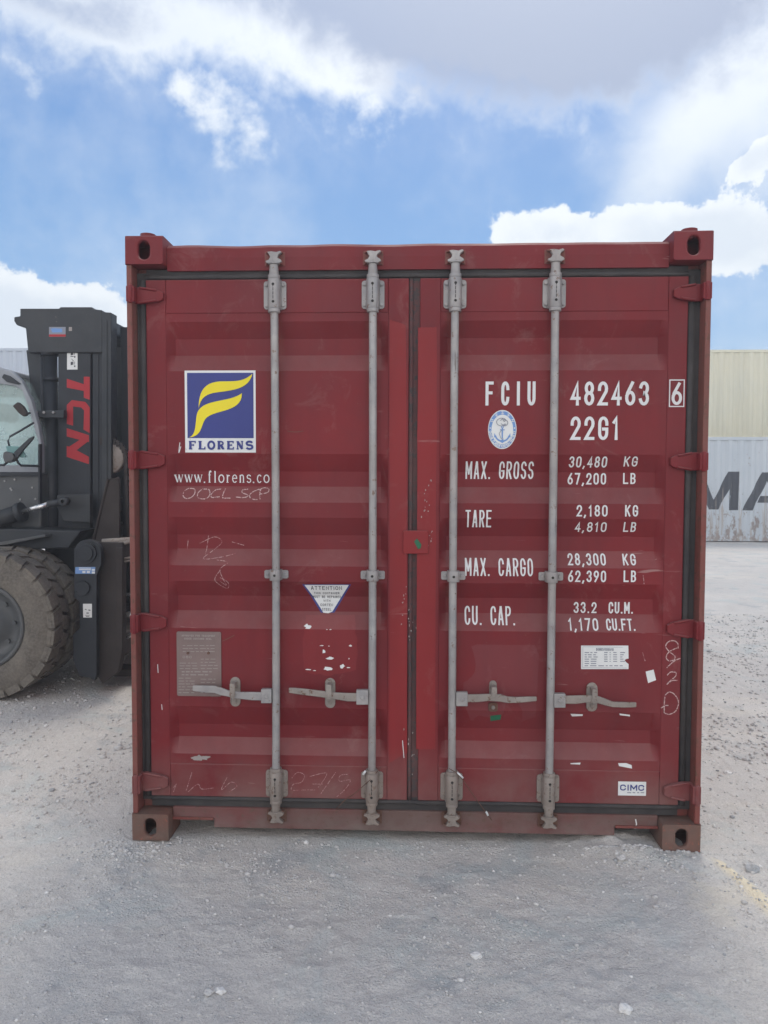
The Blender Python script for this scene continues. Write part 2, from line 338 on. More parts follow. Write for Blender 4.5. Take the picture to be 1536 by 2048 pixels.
def inst(o, parent, loc=(0, 0, 0), mat=None):
    c = o.copy(); COL.objects.link(c); c.parent = parent; c.location = loc
    return c
def vn(x, y, seed):
    """value noise on numpy arrays"""
    xi = np.floor(x).astype(np.int64); yi = np.floor(y).astype(np.int64); xf = x-xi; yf = y-yi
    def h(a, b):
        n = (a*374761393+b*668265263+seed*1442695041) & 0xffffffff
        n = ((n ^ (n >> 13))*1274126177) & 0xffffffff
        return ((n ^ (n >> 16)) & 0xffff)/65535.0
    u = xf*xf*(3-2*xf); v = yf*yf*(3-2*yf)
    return (h(xi, yi)*(1-u)+h(xi+1, yi)*u)*(1-v)+(h(xi, yi+1)*(1-u)+h(xi+1, yi+1)*u)*v
def fbm(x, y, seed, o=4):
    s = 0; a = 1; t = 0
    for i in range(o): s = s+a*vn(x*2**i, y*2**i, seed+i*17); t += a; a *= .5
    return s/t

# ------------------------------------------------------------------ ground
def stretch(lo, a, b, hi, fine, grow=1.12):
    v = list(np.arange(a, b+1e-6, fine)); d = fine
    x = b
    while x < hi: d *= grow; x += d; v.append(min(x, hi))
    x = a; d = fine; w = []
    while x > lo: d *= grow; x -= d; w.append(max(x, lo))
    return np.array(w[::-1]+v)
gx = stretch(-150, -1.6, 4.0, 150, .016, 1.09); gy = stretch(-100, -1.7, .35, 200, .012, 1.055)
GX, GY = np.meshgrid(gx, gy)
def streak_amt(X, Y):
    """ridge of yellow dust dragged from the right-hand corner casting"""
    a = P(1404, 1722, 0.0); 
    p0 = np.array([2.47, -.06]); p1 = np.array([2.05+.55, -.62])
    t = np.clip((Y-p0[1])/(p1[1]-p0[1]), -.2, 2.0); xc = p0[0]+(p1[0]-p0[0])*t+(vn(Y*9, Y*0, 5)-.5)*.03
    w = .016+.020*np.clip(t, 0, 1); g = np.exp(-((X-xc)/w)**2)*np.clip((t+.05)*6, 0, 1)*np.clip((1.9-t)*3, 0, 1)
    return g
def gpt(u, v):
    d = ray(u, v); t = -CZ/d.z; return CX+d.x*t, CY+d.y*t
def ticks(X, Y):
    """rows of small dents pressed in by a tyre's lugs"""
    s = 0
    for (u0, v0), (u1, v1), n in (((265, 1746), (445, 1745), 6), ((500, 1716), (762, 1714), 7), ((470, 1700), (700, 1692), 5), ((1130, 1790), (1300, 1800), 5)):
        a = np.array(gpt(u0, v0)); b_ = np.array(gpt(u1, v1)); d = (b_-a)/n
        for i in range(n+1):
            p = a+d*i; s = s+np.exp(-((X-p[0])/.009)**2-((Y-p[1])/.028)**2)
    return s
def ground_h(X, Y):
    h = (fbm(X*1.1, Y*1.1, 3, 3)-.5)*.022+(fbm(X*7, Y*7, 11, 4)-.5)*.018+(np.clip(fbm(X*28, Y*28, 23, 2)-.50, 0, 1))*.022-ticks(X, Y)*.007
    near = np.exp(-((Y-.05)/.5)**2)*((X > -.4) & (X < 2.9))
    h = h*(1-.6*near)-.006
    h = h+streak_amt(X, Y)*.016
    h = h+.040*np.exp(-((X-2.10)/.16)**2-((Y-.12)/.16)**2)*(.5+fbm(X*14, Y*14, 31, 3))   # spoil scraped into the fork pocket
    h = h+.022*np.exp(-((X-2.20)/.25)**2-((Y+.05)/.07)**2)*(.3+fbm(X*22, Y*22, 33, 3))
    h = h+.012*np.exp(-((X+.05)/.10)**2-((Y+.02)/.10)**2)*(.3+fbm(X*25, Y*25, 35, 3))
    far = np.clip((np.hypot(X-1.2, Y+1)-40)/100, 0, 1); return h*(1-far)
H = ground_h(GX, GY)
ny_, nx_ = GX.shape
co = np.stack([GX, GY, H], -1).reshape(-1, 3)
idx = np.arange(ny_*nx_).reshape(ny_, nx_)
fa = np.stack([idx[:-1, :-1], idx[:-1, 1:], idx[1:, 1:], idx[1:, :-1]], -1).reshape(-1, 4)
me = bpy.data.meshes.new('ground'); me.vertices.add(len(co)); me.vertices.foreach_set('co', co.ravel())
me.loops.add(fa.size); me.loops.foreach_set('vertex_index', fa.ravel().astype(np.int32))
me.polygons.add(len(fa)); me.polygons.foreach_set('loop_start', np.arange(0, fa.size, 4, dtype=np.int32)); me.polygons.foreach_set('loop_total', np.full(len(fa), 4, dtype=np.int32))
me.polygons.foreach_set('use_smooth', np.ones(len(fa), dtype=bool)); me.update(calc_edges=True)
at = me.attributes.new('sand', 'FLOAT', 'POINT')
sand = streak_amt(GX, GY)*1.7+.28*np.clip((fbm(GX*6, GY*6, 77, 4)-.46)*9, 0, 1)*np.exp(-((GX-2.38)/.20)**2-((GY+.33)/.30)**2)
sp_ = P(424, 1842, 0); spx = 1.2179-.335*1.0
at.data.foreach_set('value', np.clip(sand, 0, 1).ravel().astype(np.float32))
def groundmat():
    m = MT('dusty_gravel_yard'); a = m.n('ShaderNodeAttribute', attribute_name='sand')
    c = m.mix(m.rng(m.noise(1.3, 8, .68, dist=.6), .36, .64), (.60, .56, .515), (.70, .66, .61))
    c = m.mix(m.rng(m.noise(.55, 6, .6), .40, .62, 0, .6), c, (.56, .53, .50))
    c = m.mix(m.rng(m.noise(1.1, 7, .7, stretch=(.35, 1.4, 1)), .55, .64, 0, .8), c, (.68, .63, .56))     # dry pale streaks
    c = m.mix(m.rng(m.noise(2.1, 7, .7), .55, .66, 0, .75), c, (.42, .435, .435))                         # blue-grey patches
    v = m.vor(95); c = m.mix(m.mul(m.rng(v.outputs['Distance'], .28, .1, 0, .5), m.rng(m.noise(7, 5), .45, .6)), c, (.68, .66, .63))
    v2 = m.vor(42); c = m.mix(m.mul(m.rng(v2.outputs['Distance'], .30, .14, 0, .55), m.rng(m.noise(4, 5), .46, .58)), c, (.42, .405, .39))
    c = m.mix(m.rng(m.noise(150, 3, .6), .48, .72, 0, .45), c, (.28, .27, .26))
    c = m.mix(m.rng(m.noise(60, 4, .7), .56, .68, 0, .5), c, (.78, .745, .70))
    c = m.mix(m.rng(m.noise(1.7, 5, .6, dist=1.2), .54, .68, 0, .5), c, (.47, .53, .52))
    c = m.mix(m.mul(a.outputs['Fac'], m.rng(m.noise(30, 5, .7), .05, .25)), c, (.80, .71, .54))
    x, y, z = m.z()
    m.col(c); m.rough(.95); m.b.inputs['Specular IOR Level'].default_value = .2
    h = m.mul(m.noise(45, 8, .72), m.mul(m.rng(v.outputs['Distance'], 0, .5, 1, 0), m.mul(m.rng(m.noise(5, 4), .42, .6), .35)), 'ADD')
    h = m.mul(h, m.mul(m.noise(6, 6, .7), 2.5), 'ADD')
    m.bump(h, .8, .014); return m.m
M['ground'] = groundmat(); me.materials.append(M['ground'])
ground = bpy.data.objects.new('ground', me); COL.objects.link(ground); tag(ground, 'pale grey dusty gravel yard with blue-grey patches', None, None, 'structure')

# gravel: tens of thousands of small stones, one joined mesh
M['peb0'] = worn('pebble_grey', (.45, .435, .42), (.60, .575, .55), .9, scale=20)
M['peb1'] = worn('pebble_pale', (.64, .62, .59), (.74, .72, .69), .9, scale=20)
M['peb2'] = worn('pebble_dark', (.32, .325, .33), (.42, .42, .42), .9, scale=20)
ico = bmesh.new(); bmesh.ops.create_icosphere(ico, subdivisions=1, radius=1); ico.verts.ensure_lookup_table()
IV = np.array([v.co[:] for v in ico.verts]); IF = np.array([[v.index for v in f.verts] for f in ico.faces]); ico.free()
def scatter(n):
    X = []; Y = []; R = []
    while len(X) < n:
        k = n
        d = rng.uniform(0, 1, k)**1.9*9+.75; ang = rng.uniform(-.56, .56, k)
        x = CX+np.sin(ang)*d*1.05; y = CY+np.cos(ang)*d
        clus = np.clip((fbm(x*2.2, y*2.2, 55, 4)-.44)*5, .22, 1)
        ok = (rng.uniform(0, 1, k) < clus) & ~((x > -.01) & (x < 2.45) & (y > .05))
        r = np.exp(rng.normal(-5.75, .40, k)); r = np.minimum(r, .014)*np.clip(d/2.6, .9, 2.0)
        X += list(x[ok]); Y += list(y[ok]); R += list(r[ok])
    for cx_, cy_, s_, m_ in ((2.28, -.05, .16, 160), (-.03, -.08, .09, 120), (2.08, .02, .10, 90)):
        X += list(rng.normal(cx_, s_, m_)); Y += list(np.minimum(rng.normal(cy_, s_*.5, m_), -.005)); R += list(rng.uniform(.003, .010, m_))
    return np.array(X), np.array(Y), np.array(R)
X, Y, R = scatter(26000); n = len(X); Z = ground_h(X, Y)
sc = np.stack([R*rng.uniform(.8, 1.4, n), R*rng.uniform(.8, 1.4, n), R*rng.uniform(.5, .85, n)], -1)
V = IV[None]*(1+rng.uniform(-.22, .22, (n, 12, 1)))*sc[:, None, :]
th = rng.uniform(0, 6.28, n); c_, s_ = np.cos(th)[:, None], np.sin(th)[:, None]
V = np.stack([V[..., 0]*c_-V[..., 1]*s_, V[..., 0]*s_+V[..., 1]*c_, V[..., 2]], -1)+np.stack([X, Y, Z+R*.18], -1)[:, None, :]
FC = (IF[None]+(np.arange(n)*12)[:, None, None]).reshape(-1, 3)
gm = bpy.data.meshes.new('gravel'); gm.vertices.add(n*12); gm.vertices.foreach_set('co', V.reshape(-1)); gm.loops.add(FC.size); gm.loops.foreach_set('vertex_index', FC.ravel().astype(np.int32))
gm.polygons.add(len(FC)); gm.polygons.foreach_set('loop_start', np.arange(0, FC.size, 3, dtype=np.int32)); gm.polygons.foreach_set('loop_total', np.full(len(FC), 3, dtype=np.int32))
for k in ('peb0', 'peb1', 'peb2'): gm.materials.append(M[k])
gm.polygons.foreach_set('material_index', np.repeat(rng.choice(3, n, p=[.87, .06, .07]), 20).astype(np.int32)); gm.update(calc_edges=True)
gv = bpy.data.objects.new('gravel', gm); COL.objects.link(gv); tag(gv, 'loose small grey gravel strewn over the yard', 'gravel', None, 'stuff')
# the few stones large enough to point at
def gpt(u, v):
    d = ray(u, v); t = -CZ/d.z; return CX+d.x*t, CY+d.y*t
for u, v, r, mt, lab in ((1505, 1738, .022, 'peb2', 'dark angular stone right of the container beside the pale dust ridge'),
                     (953, 1914, .016, 'peb1', 'pale rounded stone in the foreground below the second pair of lock rods'),
                     (440, 1980, .014, 'peb1', 'pale stone beside a grey one in the left foreground'),
                     (418, 1986, .013, 'peb0', 'grey stone just left of a pale stone in the left foreground'),
                     (1250, 2018, .018, 'peb1', 'pale flat stone near the bottom edge right of centre'),
                     (1455, 1548, .017, 'peb1', 'pale stone on the bare ground right of the container'),
                     (1242, 1722, .017, 'peb0', 'grey half buried stone in front of the right fork pocket')):
    x, y = gpt(u, v); bm = bmesh.new(); bmesh.ops.create_icosphere(bm, subdivisions=3, radius=1)
    for q in bm.verts:
        nn = mnoise.noise(q.co*1.3+Vector((u, v, 0)))*.45+mnoise.noise(q.co*3+Vector((v, u, 0)))*.12
        q.co = q.co*(1+nn); q.co.x *= r*1.2; q.co.y *= r; q.co.z *= r*.7
    sm = bpy.data.meshes.new('stone'); bm.to_mesh(sm); bm.free(); sm.materials.append(M[mt]); so_ = bpy.data.objects.new('stone', sm); COL.objects.link(so_)
    so_.location = (x, y, float(ground_h(np.array([x]), np.array([y]))[0])+r*.3); tag(so_, lab, 'stone', 'larger stones lying on the gravel')

# ------------------------------------------------------------------ stroke lettering
def arc(cx, cy, rx, ry, a0, a1, n=9):
    return [(cx+rx*math.cos(math.radians(a0+(a1-a0)*i/n)), cy+ry*math.sin(math.radians(a0+(a1-a0)*i/n))) for i in range(n+1)]
q = .27
OO = [arc(.5, 1-q, .5, q, 180, 0)+arc(.5, q, .5, q, 0, -180)+[(0, 1-q)]]
G = {'O': OO, '0': OO, 'C': [arc(.5, 1-q, .5, q, 0, 180)+arc(.5, q, .5, q, 180, 360)],
     'G': [[(1, .70)]+arc(.5, 1-q, .5, q, 0, 180)+arc(.5, q, .5, q, 180, 360)+[(1, .46), (.55, .46)]],
     'U': [[(0, 1)]+arc(.5, q, .5, q, 180, 360)+[(1, 1)]], 'I': [[(.5, 0), (.5, 1)]], '1': [[(.6, 0), (.6, 1), (.1, .80)]],
     'F': [[(0, 0), (0, 1), (1, 1)], [(0, .53), (.8, .53)]], 'E': [[(1, 0), (0, 0), (0, 1), (1, 1)], [(0, .53), (.85, .53)]],
     'L': [[(0, 1), (0, 0), (1, 0)]], 'T': [[(0, 1), (1, 1)], [(.5, 1), (.5, 0)]], 'A': [[(0, 0), (.44, 1)], [(.56, 1), (1, 0)], [(.2, .28), (.8, .28)]],
     'V': [[(0, 1), (.5, 0), (1, 1)]], 'X': [[(0, 0), (1, 1)], [(0, 1), (1, 0)]], 'M': [[(0, 0), (0, 1)], [(1, 0), (1, 1)], [(.05, .96), (.5, .28)], [(.95, .96), (.5, .28)]],
     'N': [[(0, 0), (0, 1), (1, 0), (1, 1)]], 'K': [[(0, 0), (0, 1)], [(1, 1), (.05, .42)], [(.35, .60), (1, 0)]],
     'H': [[(0, 0), (0, 1)], [(1, 0), (1, 1)], [(0, .52), (1, .52)]], 'W': [[(0, 1), (.25, 0), (.5, .8), (.75, 0), (1, 1)]],
     'P': [[(0, 0), (0, 1), (.5, 1)]+arc(.5, .75, .5, .25, 90, -90)+[(0, .5)]], 'R': [[(0, 0), (0, 1), (.5, 1)]+arc(.5, .75, .5, .25, 90, -90)+[(0, .5)], [(.45, .5), (1, 0)]],
     'B': [[(0, .52), (.5, .52)]+arc(.5, .76, .45, .24, -90, 90)+[(0, 1), (0, 0), (.5, 0)]+arc(.5, .26, .5, .26, -90, 90)],
     'D': [[(0, 0), (0, 1), (.4, 1)]+arc(.4, .6, .6, .4, 90, 0)+arc(.4, .4, .6, .4, 0, -90)+[(0, 0)]],
     'S': [arc(.5, .755, .5, .245, 15, 262, 12)+arc(.5, .26, .5, .26, 82, -165, 12)], 'Y': [[(0, 1), (.5, .45), (1, 1)], [(.5, .45), (.5, 0)]],
     'J': [[(1, 1)]+arc(.5, q, .5, q, 0, -170)],
     '2': [[(0, .70)]+arc(.5, 1-q, .5, q, 175, 0)+[(.95, .60), (0, 0), (1, 0)]], '3': [arc(.5, .75, .47, .25, 165, -80, 12)+arc(.5, .26, .5, .26, 80, -165, 12)],
     '4': [[(.76, 0), (.76, 1), (0, .27), (1, .27)]], '5': [[(.95, 1), (.08, 1), (.05, .55), (.5, .60)]+arc(.5, .3, .5, .3, 80, -160, 10)],
     '6': [[(.78, 1), (.12, .52)]+arc(.5, .28, .5, .28, 150, 510, 18)], '9': [[(.22, 0), (.88, .48)]+arc(.5, .72, .5, .28, -30, 330, 18)],
     '7': [[(0, 1), (1, 1), (.35, 0)]], '8': [arc(.5, .755, .44, .245, 0, 360, 16), arc(.5, .265, .5, .265, 0, 360, 16)],
     '.': [[(.25, 0), (.25, .055)]], ',': [[(.3, .03), (.15, -.13)]], ':': [[(.3, .1), (.3, .15)], [(.3, .6), (.3, .65)]], '-': [[(0, .45), (1, .45)]], '/': [[(0, 0), (1, 1)]]}
# serif lower case and capitals: strokes carry their own weight (1 thick, .45 thin)
def sv(*pts, w=1.): return (list(pts), w)
x_ = .66
SER = {'w': [sv((0, x_), (.28, 0)), sv((.28, 0), (.5, x_*.95), w=.45), sv((.5, x_*.95), (.74, 0)), sv((.74, 0), (1, x_), w=.45), sv((-.08, x_), (.14, x_), w=.4), sv((.38, x_), (.6, x_), w=.4), sv((.88, x_), (1.08, x_), w=.4)],
       'f': [sv((.4, 0), (.4, .8), (.5, .96), (.75, 1.0), (.9, .9)), sv((.05, x_), (.85, x_), w=.45), sv((.1, 0), (.75, 0), w=.4)], 'l': [sv((.5, 0), (.5, 1)), sv((.1, 0), (.9, 0), w=.4), sv((.15, .97), (.5, 1), w=.5)],
       'o': [(arc(.5, x_/2, .5, x_/2, 0, 360, 18), .9)], 'r': [sv((.3, 0), (.3, x_)), sv((.3, x_*.6), (.55, x_*.95), (.95, x_*.9), w=.7), sv((0, 0), (.65, 0), w=.4), sv((0, x_), (.3, x_), w=.4)],
       'e': [([(.04, x_*.55), (.96, x_*.55)]+arc(.5, x_/2, .48, x_/2, 15, 320, 14), .75)], 'n': [sv((.18, 0), (.18, x_)), ([(.18, x_*.7)]+arc(.5, x_*.7, .32, x_*.3, 150, 0)+[(.82, 0)], .85), sv((0, 0), (.36, 0), w=.4), sv((.62, 0), (1, 0), w=.4)],
       's': [(arc(.5, x_*.755, .42, x_*.245, 15, 262, 10)+arc(.5, x_*.26, .45, x_*.26, 82, -165, 10), .8)], 'c': [(arc(.52, x_/2, .48, x_/2, 40, 320, 14), .85)],
       'm': [sv((.1, 0), (.1, x_)), ([(.1, x_*.7)]+arc(.3, x_*.7, .2, x_*.3, 150, 0)+[(.5, 0)], .85), ([(.5, x_*.7)]+arc(.7, x_*.7, .2, x_*.3, 150, 0)+[(.9, 0)], .85), sv((0, 0), (.2, 0), w=.4), sv((.4, 0), (.6, 0), w=.4), sv((.8, 0), (1, 0), w=.4)],
       '.': [sv((.3, 0), (.3, .05), w=1.1)],
       'F': [sv((.22, 0), (.22, 1)), sv((0, 1), (.95, 1), (.95, .75), w=.5), sv((.22, .52), (.7, .52), w=.5), sv((0, 0), (.5, 0), w=.5), sv((.7, .4), (.7, .64), w=.4)],
       'L': [sv((.25, 0), (.25, 1)), sv((0, 1), (.5, 1), w=.5), sv((0, 0), (.97, 0), (.97, .3), w=.5)], 'O': [(arc(.5, .5, .45, .5, 0, 360, 20), .85)],
       'R': [sv((.22, 0), (.22, 1)), ([(0, 1), (.5, 1)]+arc(.5, .76, .34, .24, 90, -90)+[(.22, .52)], .6), sv((.5, .52), (.85, 0)), sv((0, 0), (.45, 0), w=.5), sv((.75, 0), (1.02, 0), w=.5)],
       'E': [sv((.22, 0), (.22, 1)), sv((0, 1), (.92, 1), (.92, .76), w=.5), sv((.22, .52), (.68, .52), w=.5), sv((0, 0), (.95, 0), (.95, .28), w=.5), sv((.68, .4), (.68, .64), w=.4)],
       'N': [sv((.15, 0), (.15, 1), w=.5), sv((.15, 1), (.85, 0)), sv((.85, 0), (.85, 1), w=.5), sv((0, 0), (.32, 0), w=.5), sv((.66, 1), (1, 1), w=.5), sv((0, 1), (.2, 1), w=.5)],
       'S': [(arc(.5, .755, .42, .245, 15, 262, 12)+arc(.5, .26, .45, .26, 82, -165, 12), .85)]}
WID = {'I': .35, '1': .75, 'M': 1.2, 'W': 1.2, '.': .42, ',': .42, ':': .4, ' ': .9, 'w': 1.35, 'm': 1.45, 'f': .72, 'l': .6, 'r': .8, 's': .85, 'e': .9, 'c': .88}
def ribbon(pts, w):
    """centre line -> left and right edge with mitred joins, as quads"""
    closed = len(pts) > 3 and math.dist(pts[0], pts[-1]) < 1e-6
    if closed: pts = pts[:-1]
    p2 = [pts[0]]
    for p in pts[1:]:
        if math.dist(p, p2[-1]) > 1e-5: p2.append(p)
    pts = p2; n = len(pts); Lf = []; Rt = []
    for i, p in enumerate(pts):
        a = pts[i-1] if (i > 0 or closed) else None; b = pts[(i+1) % n] if (i < n-1 or closed) else None
        def nrm(s, e): d = math.dist(s, e); return (-(e[1]-s[1])/d, (e[0]-s[0])/d)
        if a is None: m = nrm(p, b); k = 1
        elif b is None: m = nrm(a, p); k = 1
        else:
            n1, n2_ = nrm(a, p), nrm(p, b); m = (n1[0]+n2_[0], n1[1]+n2_[1]); l = math.hypot(*m)
            if l < .25: m = n1; k = 1
            else: m = (m[0]/l, m[1]/l); k = min(1/max(m[0]*n1[0]+m[1]*n1[1], .3), 1.9)
        Lf.append((p[0]+m[0]*w/2*k, p[1]+m[1]*w/2*k)); Rt.append((p[0]-m[0]*w/2*k, p[1]-m[1]*w/2*k))
    r = range(n if closed else n-1)
    return [[Rt[i], Rt[(i+1) % n], Lf[(i+1) % n], Lf[i]] for i in r]
def text_polys(s, x0, x1, z0, z1, weight=.15, gap=.34, font='sans'):
    """list of strokes (each a list of quads) filling the box; weight and gap as a share of letter height / width"""
    adv = [(WID.get(c, 1.)) for c in s]; tot = sum(adv)+gap*(len(s)-1); k = (x1-x0)/tot; h = z1-z0; w = weight*h; x = x0; out = []
    for c, a in zip(s, adv):
        gw = a*k
        for st in (SER if font == 'serif' else G).get(c, []):
            pts, ww = (st if isinstance(st, tuple) else (st, 1.))
            if isinstance(st, tuple) and not isinstance(st[1], (int, float)): pts, ww = st, 1.
            pp = [(x+w/2+px*(gw-w) if gw > w*1.2 else x+gw/2+(px-.5)*gw*.5, z0+w/2+pz*(h-w)) for px, pz in pts]
            if c == 'I' and font == 'sans': pp = [(x+gw/2, z0), (x+gw/2, z1)]
            elif c == '.' : pp = [(x+w*.6, z0), (x+w*.6, z0+w*1.1)]
            elif font == 'sans':   # square terminals reach the full height
                pass
            if c == ',' and font == 'sans': pp = [(x+w*.9, z0+w*1.1), (x+w*.1, z0-w*1.0)]
            elif font == 'sans' and c not in '.I' and math.dist(pp[0], pp[-1]) > 1e-6:
                def ext(a, b_): d = math.dist(a, b_); return (a[0]+(a[0]-b_[0])/d*w*.5, a[1]+(a[1]-b_[1])/d*w*.5)
                pp = [ext(pp[0], pp[1])]+pp[1:-1]+[ext(pp[-1], pp[-2])]
            out.append(ribbon(pp, w*ww))
        x += gw+gap*k
    return out

# ------------------------------------------------------------------ the red container
WX, HZ, LY = 2.438, 2.591, 6.058
YD, YF, YR = .060, .063, .099      # door frame face, panel outer flat, panel recess
def pz(v, Y=YD, u=560): return P(u, v, Y).z
def pxx(u, Y=YD, v=1090): return P(u, v, Y).x
kv = [643, 678, 711, 742, 908, 943, 973, 1005, 1035, 1070, 1098, 1132, 1163, 1192, 1222, 1258, 1415, 1450, 1475, 1510]
kz = [pz(v, YF) if i % 4 in (0, 3) else pz(v, YR) for i, v in enumerate(kv)]
kd = [0, 1, 1, 0]*5
def prof(z):
    if z >= kz[0] or z <= kz[-1]: return 0.
    for i in range(len(kz)-1):
        if kz[i] >= z >= kz[i+1]:
            t = (kz[i]-z)/(kz[i]-kz[i+1]); return kd[i]+(kd[i+1]-kd[i])*t
    return 0.
DL = dict(x0=pxx(297), x1=pxx(816), a=pxx(336), b=pxx(775)); DR = dict(x0=pxx(838), x1=pxx(1367), a=pxx(879), b=pxx(1328))
ZT, ZTR, ZBR, ZB = pz(558), pz(626), pz(1530), pz(1596)
EDGE = .030
def surf(x, z):
    if z > ZTR or z < ZBR: return YD
    for d in (DL, DR):
        if d['a'] <= x <= d['b']:
            e = min(1, (x-d['a'])/EDGE, (d['b']-x)/EDGE); return YF+(YR-YF)*prof(z)*max(e, 0)
    return YD
XK = [d[k]+s for d in (DL, DR) for k, s in (('a', 0), ('a', EDGE), ('b', -EDGE), ('b', 0))]
def decal(name, layers, parent, off=.0012, label=None, flatY=None):
    """layers: list of (polys, material). Flat print cut at every fold of the door panel and laid on its surface"""
    bm = bmesh.new(); mats = []; lev = bm.faces.layers.int.new('lev'); lv = 0
    for strokes, mt in layers:
        mi = len(mats); mats.append(mt)
        for quads in strokes:
            for p in quads:
                lv += 1
                try: f = bm.faces.new([bm.verts.new((a[0], 0, a[1])) for a in p])
                except Exception: continue
                f.material_index = mi; f[lev] = mi*32+lv % 32
    if flatY is None:
        for z in kz+[ZTR, ZBR]: bmesh.ops.bisect_plane(bm, geom=bm.verts[:]+bm.edges[:]+bm.faces[:], plane_co=(0, 0, z), plane_no=(0, 0, 1), dist=1e-6)
        for x in XK: bmesh.ops.bisect_plane(bm, geom=bm.verts[:]+bm.edges[:]+bm.faces[:], plane_co=(x, 0, 0), plane_no=(1, 0, 0), dist=1e-6)
    for f in bm.faces:
        c = f.calc_center_median()
        for v in f.verts:
            px_ = v.co.x+(c.x-v.co.x)*1e-4; pz_ = v.co.z+(c.z-v.co.z)*1e-4
            v.co.y = (surf(px_, pz_) if flatY is None else flatY)-off-f[lev]*.000022
    bmesh.ops.recalc_face_normals(bm, faces=bm.faces)
    for f in bm.faces:
        if f.normal.y > 0: f.normal_flip()
    m2 = bpy.data.meshes.new(name); bm.to_mesh(m2); bm.free()
    for mt in mats: m2.materials.append(M[mt])
    o = bpy.data.objects.new(name, m2); COL.objects.link(o); o.parent = parent
    if label: o['label'] = label
    return o
def pbox(u0, u1, v0, v1, Y=YF):
    c = P((u0+u1)/2, (v0+v1)/2, Y); Y = surf(c.x, c.z); a = P(u0, (v0+v1)/2, Y); b = P(u1, (v0+v1)/2, Y); t = P((u0+u1)/2, v0, Y); d = P((u0+u1)/2, v1, Y)
    return a.x, b.x, d.z, t.z
def pp(pts, Y=YF): return [(P(u, v, Y).x, P(u, v, Y).z) for u, v in pts]
def rectq(x0, x1, z0, z1): return [[(x0, z0), (x1, z0), (x1, z1), (x0, z1)]]

C = empty('shipping_container', (0, 0, 0), 'worn red steel shipping container with four lock rods on its closed doors, in the centre', 'shipping container')
# corner castings: hollow blocks with slotted faces
def casting(sx, sz):
    w, h, l = .162, .118, .178; b = MB(); t = .02
    def face(o, ux, uz, W_, H_, rx, rz, cx_=None, cz_=None):
        o, ux, uz = Vector(o), Vector(ux), Vector(uz); n_ = 32; cxx = W_/2 if cx_ is None else cx_; czz = H_/2 if cz_ is None else cz_; nn = ux.cross(uz)
        outer = []; inner = []
        for k in range(n_):
            a = 2*PI*k/n_+PI/4; ca, sa = math.cos(a), math.sin(a); m_ = max(abs(ca), abs(sa)); ex, ez = ca/m_, sa/m_
            outer.append(o+ux*(W_/2+ex*W_/2)+uz*(H_/2+ez*H_/2))
            # slot = stadium
            if rz > rx: sx_, sz_ = ca*rx, sa*rx+math.copysign(rz-rx, sa)
            else: sx_, sz_ = ca*rz+math.copysign(rx-rz, ca), sa*rz
            inner.append(o+ux*(cxx+sx_)+uz*(czz+sz_))
        deep = [p-nn*t for p in inner]; vs = outer+inner+deep
        b.add(vs, [(k, (k+1) % n_, n_+(k+1) % n_, n_+k) for k in range(n_)]); b.add(vs, [(n_+k, n_+(k+1) % n_, 2*n_+(k+1) % n_, 2*n_+k) for k in range(n_)], 0, True)
    # local: x 0..w (outer side at 0), y 0..l, z 0..h (outer at 0)
    face((w, 0, h), (-1, 0, 0), (0, 0, -1), w, h, .0255, .0395)            # front
    face((0, 0, h), (0, 1, 0), (0, 0, -1), l, h, .0255, .0395)             # side
    face((0, 0, 0), (1, 0, 0), (0, 1, 0), w, l, .032, .062)                # top / bottom
    b.add([(w, 0, 0), (w, l, 0), (w, l, h), (w, 0, h)], [(0, 1, 2, 3)]); b.add([(0, l, 0), (w, l, 0), (w, l, h), (0, l, h)], [(0, 1, 2, 3)]); b.add([(0, 0, h), (w, 0, h), (w, l, h), (0, l, h)], [(0, 1, 2, 3)])
    b.v = [((x if sx < 0 else WX-x), y, (z if sz < 0 else HZ-z)) for x, y, z in b.v]
    o = b.build('corner_casting', 'rust' if sz < 0 else 'red', C, bevel=.007, recalc=False)
    bm = bmesh.new(); bm.from_mesh(o.data); bmesh.ops.remove_doubles(bm, verts=bm.verts, dist=1e-5); bmesh.ops.recalc_face_normals(bm, faces=bm.faces); bm.to_mesh(o.data); bm.free()
for sx in (-1, 1):
    for sz in (-1, 1): casting(sx, sz)
# corner posts: outer cheek, recessed inner return
for sx in (-1, 1):
    b = MB(); X_ = lambda x: x if sx < 0 else WX-x
    def bx2(a, c, *r): lo, hi = sorted((X_(a), X_(c))); b.box(lo, hi, *r)
    bx2(.004, .027, .006, .30, .119, HZ-.119); bx2(.0275, .10, .085, .16, .119, HZ-.119)
    # the bent cheek of the post, slightly wavy
    o = b.build('corner_post', 'red_edge' , C, bevel=.004)
    # inner cheek strip in shadow
# gaskets round both doors
b = MB(); gx0, gx1 = .0275, WX-.0275
b.box(gx0, DL['x0']+.012, .070, .084, ZB-.02, ZT+.03)
b.tube([(DL['x0']-.016, .069, ZB), (DL['x0']-.016, .069, ZT)], .014, 10); b.build('door_gasket', 'gasket', C)
b = MB(); b.box(DR['x1']-.012, gx1, .070, .084, ZB-.02, ZT+.03); b.tube([(DR['x1']+.016, .069, ZB), (DR['x1']+.016, .069, ZT)], .014, 10)
b.build('door_gasket', 'gasket', C); b = MB(); zt2 = ZT+.044

